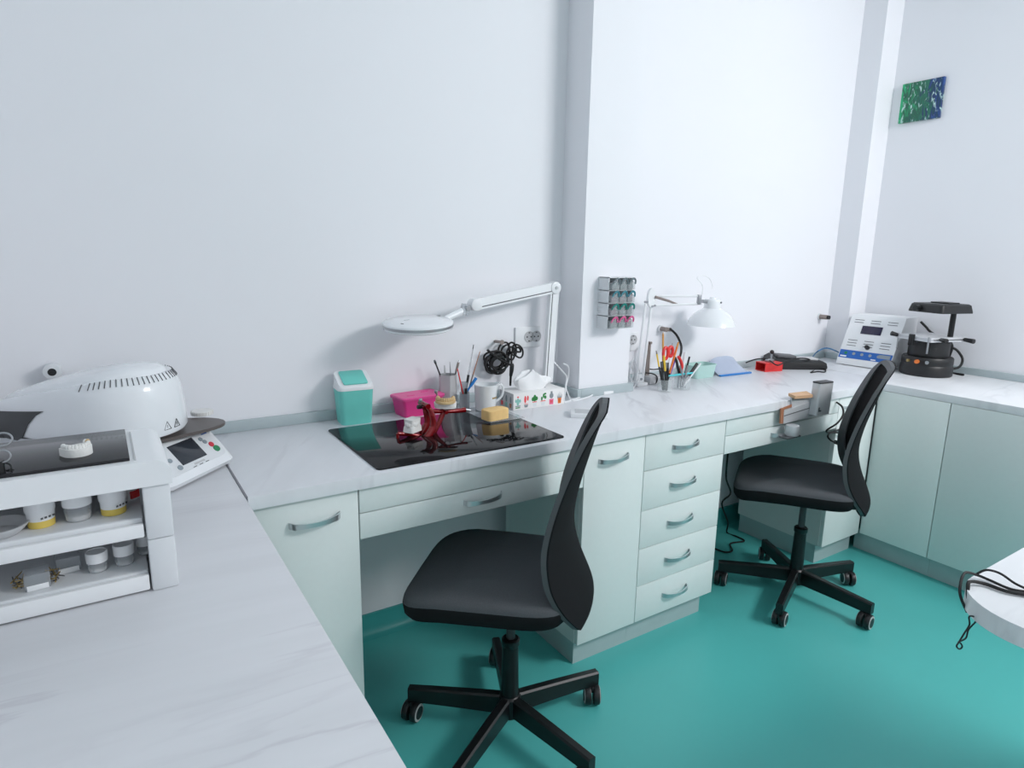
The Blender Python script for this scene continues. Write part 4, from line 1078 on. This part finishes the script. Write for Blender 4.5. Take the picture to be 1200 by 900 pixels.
b.box((-hw_+.012, -.0212, zb_+.016), (-hw_+.018, -.0198, zb_+.034), m='dkgrey'); b.box((-hw_+.018, -.0212, zb_+.016), (-hw_+.028, -.0198, zb_+.022), m='dkgrey')
b.build('end_block', t)
b = MB('char_pl'); b.X = T(cxx+.006, -.632-o0.y, 0) @ RZ(math.radians(-6)) @ T(0, 0, zt_); b.box((-hw_+.002, -.0195, 0), (hw_-.002, .0195, .007), bev=.003); b.build('top_pad', t)
p = K(923.5, 497.5, -.61)
b = MB('alu'); b.cyl((p.x, -.630-o0.y, p.z+.004), (p.x, -.630-o0.y, p.z-.040), .027, bev=.004); b.build('clamp_screw', t)
b = MB('dkgrey'); b.box((p.x-.055, -.650-o0.y, p.z-.047), (p.x+.035, -.612-o0.y, p.z-.0395), bev=.002); b.build('clamp_foot', t)
b = MB('black_soft')
b.tube(spline([at(980.5, 471.5, 'y', -.588), at(987, 477, 'y', -.62), at(988, 486, 'y', -.63), at(981, 496, 'y', -.63), at(969, 504, 'y', -.62), at(972, 507, 'y', -.6), at(985, 503, 'y', -.6), at(990, 503, 'y', -.6)]), .0042, n=8)
b.tube(spline([at(990, 508, 'y', -.61), at(976, 507, 'y', -.60), at(970, 511, 'y', -.61), at(975, 517, 'y', -.62), at(984, 519, 'y', -.62)]), .004, n=8)
b.cyl(at(979, 518, 'y', -.62), at(986, 521, 'y', -.62), .009, m='black_pl')
b.build('cable', None, 'black cord hanging in loops off the drawer front beside the far chair', 'cable')

# cable under the right bench
b = MB('black_soft')
b.tube(spline([at(853, 531, 'y', -.30), at(851, 560, 'y', -.25), at(856, 578, 'y', -.2), at(846, 590, 'y', -.2), at(853, 612, 'y', -.15), cz(852, 624, .005), cz(864, 629, .005), cz(872, 634, .005), cz(856, 637, .005), cz(858, 645, .005), cz(850, 647, .005), cz(838, 643, .005)]), .0042, n=8)
b.build('cable', None, 'black cable hanging down inside the right knee hole and lying on the floor', 'cable')
# table cables at right edge
b = MB('black_soft')
zt2 = H+.0045
b.tube(spline([cz(1210, 698, zt2), cz(1180, 693, zt2), cz(1155, 684.5, zt2), cz(1138, 681.5, zt2+.004), V((1.262, -1.672, H+.004)), V((1.252, -1.682, H-.02)), V((1.262, -1.70, H-.05))]), .0032, n=8)
b.tube(spline([cz(1210, 694, zt2), cz(1185, 690.5, zt2), cz(1160, 680, zt2), cz(1145, 674, zt2+.003), cz(1130, 672, zt2+.012), V((1.25, -1.666, H-.008)), V((1.255, -1.68, H-.04))]), .0024, n=8)
b.tube(spline([cz(1210, 693, zt2), cz(1190, 684, zt2+.004), cz(1172, 672, zt2+.012), cz(1156, 668, zt2+.014), cz(1144, 673, zt2+.004)]), .0022, n=8)
b.build('cable', None, 'black cables lying across the round-ended table and hooked over its edge', 'cable')
b = MB('black_soft')
b.tube(spline([V((1.262, -1.70, H-.045)), at(1136.5, 722, 'y', -1.70), at(1136, 732, 'y', -1.70), at(1130, 742, 'y', -1.70), at(1124, 752, 'y', -1.70), at(1121, 757, 'y', -1.70), at(1124, 760.5, 'y', -1.70), at(1127.5, 758, 'y', -1.70), at(1126, 754, 'y', -1.70), at(1123, 752.5, 'y', -1.692)]), .0014, n=7)
b.tube(spline([at(1124, 752, 'y', -1.694), at(1132, 747.5, 'y', -1.69), at(1135, 738, 'y', -1.69), at(1143, 729, 'y', -1.69), V((1.285, -1.69, H-.05))]), .0014, n=7)
b.build('cable', None, 'thin black looped cable end dangling below the round-ended table', 'cable')

# ================================================================== LEFT COUNTER: DRAWER ORGANIZER
t = thing('drawer_organizer', 'white two-tier drawer organizer with a dark glass top on the foreground worktop', 'drawer organizer', (-.12, -.85, H))
ox, oy = .12, .85
x0, x1, y0, y1 = -.34, .092, -.957, -.748
b = MB('offwhite')
zt = 1.082-H
for xa, xb in ((x1-.040, x1), (x0, x0+.040)):       # end frames (side panels)
    b.box((xa+ox, y0+oy, 0), (xb+ox, y0+.022+oy, .092), bev=.004); b.box((xa+ox, y0-.001+oy, .092), (xb+ox, y0+.022+oy, .186), bev=.004)
    b.box((xa+.03+ox if xb == x1 else xa+ox, y0+.022+oy, .0), (xb+ox if xb == x1 else xb-.03+ox, y1+oy, .186), bev=.003)
b.box((x0+ox, y1-.006+oy, 0), (x1+ox, y1+oy, .186)); b.build('frame', t)
b = MB('white_pl')
prof = []
for k in range(9):
    a = PI/2*k/8; prof.append((x1-.020+.024*math.sin(a), .205-.0+.026*math.cos(a)-.003))
ring = [(x0-.004, .186), (x1+.004, .186)] + prof[::-1] + [(x0+.02, .228), (x0-.004, .205)]
b.loft([[(x+ox, y+oy, z) for x, z in ring] for y in (y0-.006, y0, y1, y1+.004)])
b.box((.046+ox, y0+.010+oy, .227), (.0485+ox, y1-.012+oy, .2292), m='grey_pl'); b.build('top_cover', t)
MB('glass_grey').box((x0+.03+ox, -.946+oy, .2283), (.040+ox, -.752+oy, .2335), bev=.0008).build('glass_plate', t)
for za in (.004, .098):
    d = MB('offwhite')
    d.box((x0+.043+ox, y0+.002+oy, za), (x1-.043+ox, y0+.012+oy, za+.027 if za < .05 else za+.023), bev=.002, m='white_pl')
    d.box((x0+.043+ox, y0+.020+oy, za+.026), (x1-.043+ox, y1-.01+oy, za+.030)); d.box((x0+.043+ox, y0+.014+oy, za+.004), (x1-.043+ox, y0+.024+oy, za+.0305), bev=.004)
    d.build('drawer', t)
# pots in the drawers
def small_pot(label, x, y, z, r, h, kind, group='pots in the white drawer organizer'):
    t = thing('lidded_pot', label, 'pot', (x, y, z), random.Random(label).uniform(-1.2, -.5), group)
    b = MB('clear2')
    if kind == 'yellow':
        b.lathe([(0, 0), (r*.86, 0), (r*.88, h*.22)], 'jar_yellow'); b.lathe([(r*.88, h*.22), (r*.92, h*.5), (0, h*.5)], 'white_pl')
        for k in range(4): b.box((r*.9, -.012+.006*k, h*.30), (r*.925, -.0085+.006*k, h*.36), m='dkgrey')
    elif kind == 'red':
        b.lathe([(0, 0), (r*.9, 0), (r*.9, h*.5), (0, h*.5)], 'white_pl'); b.box((r*.6, -.008, h*.08), (r*.95, .008, h*.4), m='red_pl')
    else:
        b.lathe([(0, 0), (r*.84, 0), (r*.92, h*.5), (0, h*.5)], 'clear2'); b.lathe([(0, .001), (r*.8, .001), (r*.84, h*.18), (0, h*.18)], 'plaster')
    b.build('jar', t)
    MB('white_pl').lathe([(r*.93, h*.49), (r*.97, h*.49), (r, h*.97), (r*.97, h), (r*.86, h), (r*.84, h*.95), (0, h*.95)]).build('lid', t)
    return t
zu, zl = H+.1285, H+.0345
def up_(u, v, y): p = at(u, v, 'y', y); return p.x
small_pot('white-lidded pot with a yellow label, right of the clear one in the upper drawer', up_(133, 595, -.905), -.895, zu, .021, .050, 'yellow')
small_pot('white-lidded clear pot in the middle of the upper drawer', up_(91, 600, -.905), -.895, zu, .021, .050, 'clear')
small_pot('white-lidded pot with a yellow label, leftmost in the upper drawer', up_(47, 606, -.905), -.895, zu, .021, .052, 'yellow')
small_pot('small white pot with a red mark at the back of the upper drawer', up_(153, 585, -.84), -.84, zu, .014, .042, 'red')
small_pot('left small white-lidded pot in the lower drawer', up_(114, 660, -.905), -.90, zl, .016, .034, 'clear')
small_pot('middle small white-lidded pot in the lower drawer', up_(146, 655, -.905), -.895, zl, .016, .036, 'clear')
small_pot('small white-lidded pot half hidden at the right end of the lower drawer', up_(172, 652, -.89), -.87, zl, .014, .034, 'clear')
t = thing('dish', 'grey round dish at the left of the upper drawer', 'dish', (up_(-2, 615, -.90), -.905, zu))
MB('grey_pl').lathe([(0, .0), (.026, 0), (.038, .012), (.040, .016), (.037, .016), (.025, .004), (0, .004)]).build('dish_body', t)
for lab, u, v, yy in (('white-fronted clear box at the left of the lower drawer between gold pins', 43, 676, -.915), ('white-fronted clear box behind the left pots of the lower drawer', 80, 662, -.875)):
    t = thing('pin_box', lab, 'box', (up_(u, v, yy), yy, zl), .1)
    b = MB('clear2'); b.box((-.017, -.012, 0), (.017, .022, .026), bev=.002); b.build('clear_case', t)
    MB('white_pl').box((-.014, -.0135, 0), (.014, -.012, .009), bev=.0005).build('white_front', t)
rnd = random.Random(9)
for nm, u in (('left', 24), ('right', 63)):
    b = MB('brass'); px_ = up_(u, 676, -.912)
    for k in range(14): b.cyl((px_+rnd.uniform(-.012, .012), -.925+rnd.uniform(0, .035), zl+.002+.0012*k), (px_+rnd.uniform(-.014, .014), -.915+rnd.uniform(0, .03), zl+.003+.0012*k), .0013, .0009, 'brass' if k % 3 else 'dkgrey', n=6)
    o = b.build('dowel_pins', None, 'loose heap of thin gold pins just %s of the front white-fronted box' % nm, 'pins'); o['kind'] = 'stuff'
# dental cast on the glass
ZG = H+.2335
cp = at(90, 534, 'z', ZG)
t = thing('dental_cast', 'white plaster dental cast with one tan tooth standing on the dark glass organizer top', 'dental cast', (cp.x, cp.y+.012, ZG), math.radians(205))
b = MB('plaster'); b.X = Matrix.Scale(.72, 4); cast(b, 'plaster', 'plaster', r=.029, h=.018, ts=.0048); b.build('arch', t)
b = MB('beige'); b.sph((-.016, .004, .017), (.004, .004, .005), 'beige', u=8, v=6); b.build('tan_tooth', t)
# steel instrument at the left edge: ringed forceps standing in black loops
fp = at(6, 555, 'z', ZG)
t = thing('forceps', 'steel ring-handled forceps with black loops at the left edge of the organizer top', 'forceps', (fp.x, fp.y+.01, ZG))
o0 = V((fp.x, fp.y+.01, ZG)); yq = fp.y+.01
def ringpts(u, v, r, e=.8): 
    c = at(u, v, 'y', yq)-o0
    return [c+V((r*math.cos(a), .003*math.sin(a), r*e*math.sin(a))) for a in [2*PI*i/24 for i in range(24)]]
b = MB('steel'); b.tube(ringpts(3, 515, .0115), .0014, closed=True); b.tube(ringpts(2, 535, .0105), .0014, closed=True); b.tube([at(-4, 523, 'y', yq)-o0, at(-14, 530, 'y', yq)-o0, at(-24, 548, 'y', yq)-o0], .003); b.build('handles', t)
b = MB('black_pl'); b.cyl((-.006, 0, 0), (-.006, 0, .018), .006); b.tube(ringpts(4, 549, .0095), .0014, closed=True); b.tube(ringpts(11, 556, .009, .7), .0012, closed=True); b.build('holder', t)

# ================================================================== FURNACE
fx, fy = .078, -.292
t = thing('furnace', 'white dental ceramic furnace with a domed swivel head and tilted control panel', 'furnace', (fx, fy, H), math.radians(45))
# local: -Y faces the user (lower right of the photo)
b = MB('white_gl')
pr = [(-.17, .006), (-.178, .018), (-.168, .032), (-.105, .095), (-.095, .100), (.17, .100), (.175, .09), (.175, .006)]
def base_ring(x, s): return [(x, y*(1 if y > 0 else s), z) for y, z in pr]
b.loft([base_ring(-.122, .90), base_ring(-.115, .97), base_ring(-.10, 1.0), base_ring(.10, 1.0), base_ring(.115, .97), base_ring(.122, .90)])
for x in (-.09, .09):
    for y in (-.13, .13): b.cyl((x, y, 0), (x, y, .008), .012, m='black_pl')
b.build('base', t)
p0, p1 = V((0, -.168, .032)), V((0, -.105, .095)); ey = (p1-p0).normalized(); ex = V((1, 0, 0)); ez = ex.cross(ey)
F = Matrix((ex, ey, ez)).transposed().to_4x4(); F.translation = p0
ln = (p1-p0).length
b = MB('offwhite'); b.prism(rrect(-.104, .003, .104, ln-.003, .016), 0, .0012, X=F); 
for x, y, r, m in ((.060, .066, .006, 'panelgrey'), (.066, .055, .006, 'panelgrey'), (.078, .042, .0075, 'btn_red'), (.083, .026, .0095, 'btn_green'), (-.075, .058, .006, 'panelgrey'), (-.068, .044, .006, 'panelgrey'), (-.058, .018, .007, 'panelgrey')):
    b.cyl(F @ V((x, y, .001)), F @ V((x, y, .0032)), r, m=m, n=18)
b.box((-.014, .009, .001), (.022, .014, .0018), m='grey_pl', X=F)
for x in (-.024, -.002, .02): b.box((x, .004, .001), (x+.012, .0058, .0017), m='dkgrey', X=F)
b.box((.075, .076, .001), (.095, .079, .0017), m='bluepanel', X=F); b.build('control_panel', t)
MB('screen').box((-.046, .020, .0012), (.040, .080, .0026), X=F, bev=.0006).build('screen', t)
# dark firing plate / cooling tray with a wing towards the right
b = MB('plate_dk'); pl = []; a0 = math.radians(-43)
for k in range(64):
    a = 2*PI*k/64; r = .118+.080*max(0, math.cos(a-a0))**7
    pl.append((r*math.cos(a), r*math.sin(a)))
b.prism(pl, .102, .110, bev=.002); b.build('firing_table', t)
# head: mouse-shaped capsule, round in front, sloping to the hinge behind
HD = T(-.040, .006, .014) @ RZ(math.radians(9))
BK = .335
def hp_(a, w, f, bk, z, dz, tw=.62):
    c, s_ = math.cos(a), math.sin(a)
    y = f*s_ if s_ < 0 else bk*s_
    ww = w*(1-(1-tw)*(max(0, s_)**1.4))
    zz = z-dz*max(0, (y+.06)/(BK+.06))**1.15
    return V((ww*math.copysign(abs(c)**.9, c), y, zz))
def tear(w, f, bk, z, dz=0.0, N=64): return [hp_(2*PI*k/N-PI/2, w, f, bk, z, dz) for k in range(N)]
HR = [(.128, .132, BK-.005, .110, .0), (.133, .137, BK, .118, .0), (.1325, .136, BK, .150, .008), (.129, .133, BK-.002, .190, .035), (.124, .128, BK-.006, .222, .058), (.116, .12, BK-.016, .244, .075), (.107, .111, BK-.03, .255, .084)]
b = MB('white_gl'); b.X = HD
b.loft([tear(*r) for r in HR], cap1=False)
b.loft([tear(.107, .111, BK-.03, .255, .084), tear(.097, .101, BK-.045, .2545, .083), tear(.092, .096, BK-.05, .262, .086), tear(.078, .081, .26, .271, .088), tear(.05, .05, .19, .277, .086), tear(.015, .015, .05, .279, .06)], cap0=False)
for k in range(40):
    a = -PI/2+(k-19.5)*.098
    if math.sin(a) > .08: continue
    p_ = hp_(a, .108, .112, BK-.028, .2562, .0845); q_ = hp_(a, .1185, .1225, BK-.012, .2405, .0735)
    b.tube([p_, q_], .0012, 'dkgrey', n=5)
b.build('head', t, sharp=50)
b = MB('dkgrey'); b.X = HD
for k, a in enumerate((math.radians(-106), math.radians(-93))):
    d = V((math.cos(a)*.1325, math.sin(a)*.1365, .125)); X = T(*d) @ RZ(a+PI/2) @ RX(-.02)
    for p_, q_ in (((-.010, -.001, 0), (.010, -.001, 0)), ((.010, -.001, 0), (0, -.001, .019)), ((0, -.001, .019), (-.010, -.001, 0)), ((0, -.001, .004), (0, -.001, .011))):
        b.tube([X @ V(p_), X @ V(q_)], .0010, n=5)
b.build('warning_triangles', t)
G = []
rows_ = [(.1335, .1375, BK+.002, .101, .0), (.1365, .140, BK+.005, .112, .0), (.1360, .1395, BK+.005, .150, .008), (.133, .1365, BK+.003, .182, .030), (.131, .1345, BK+.002, .196, .040)]
for q, r in enumerate(rows_):
    st = .50-.06*q if q < 4 else .34
    a_lo = math.asin(min(.95, .60-.07*q))
    G.append([hp_(a_lo+(PI-2*a_lo)*k/30, *r) for k in range(31)])
b = MB('char_pl'); b.X = HD; b.grid(G, 'char_pl', thick=.002); b.box((-.07, .12, .100), (.07, BK-.01, .112)); b.build('hinge_housing', t)
# white firing tray on the wing of the plate
fw = at(237, 485, 'z', H+.112)
t = thing('firing_tray', 'small white ribbed round firing tray on the dark plate right of the furnace head', 'firing tray', (fw.x, fw.y, H+.1102))
b = MB('plaster'); b.lathe([(0, 0), (.026, 0), (.028, .002), (.028, .010), (.026, .012), (0, .012)], 'plaster')
for k in range(24):
    a = 2*PI*k/24; b.box((.0275, -.0012, .001), (.0292, .0012, .011), X=RZ(a), m='plaster')
b.build('tray_body', t)

# ================================================================== LIGHT
def area(name, loc, target, sx, sy, power, col):
    l = bpy.data.lights.new(name, 'AREA'); l.shape = 'RECTANGLE'; l.size = sx; l.size_y = sy; l.energy = power; l.color = col
    o = bpy.data.objects.new(name, l); COL.objects.link(o); o.location = loc
    o.rotation_euler = (V(target)-V(loc)).to_track_quat('-Z', 'Y').to_euler(); return o
area('ceiling_light_main', (3.0, -2.9, 2.70), (1.9, -.5, .8), 1.1, .7, 70, (1.0, .98, .99))
area('fill_light_left', (.9, -2.6, 2.80), (.9, -1.6, .0), 1.2, .5, 2, (1.0, .98, .99))  # weak ambient fill added overhead on the left, not an actual fixture
w = bpy.data.worlds.new('World'); SC.world = w; w.use_nodes = True
bg = w.node_tree.nodes['Background']; bg.inputs[0].default_value = (.92, .95, 1.0, 1); bg.inputs[1].default_value = .64
SC.view_settings.view_transform = 'Standard'; SC.view_settings.look = 'None'; SC.view_settings.exposure = 0.0; SC.view_settings.gamma = 1.08

# ================================================================== CAMERA
cd = bpy.data.cameras.new('Camera'); cd.sensor_width = 36; cd.sensor_fit = 'HORIZONTAL'; cd.lens = FPX/1200*36
cd.clip_start = .02
co = bpy.data.objects.new('Camera', cd); COL.objects.link(co)
mw = Matrix((AR, AU, -AF)).transposed().to_4x4(); mw.translation = CAM
co.matrix_world = mw
SC.camera = co
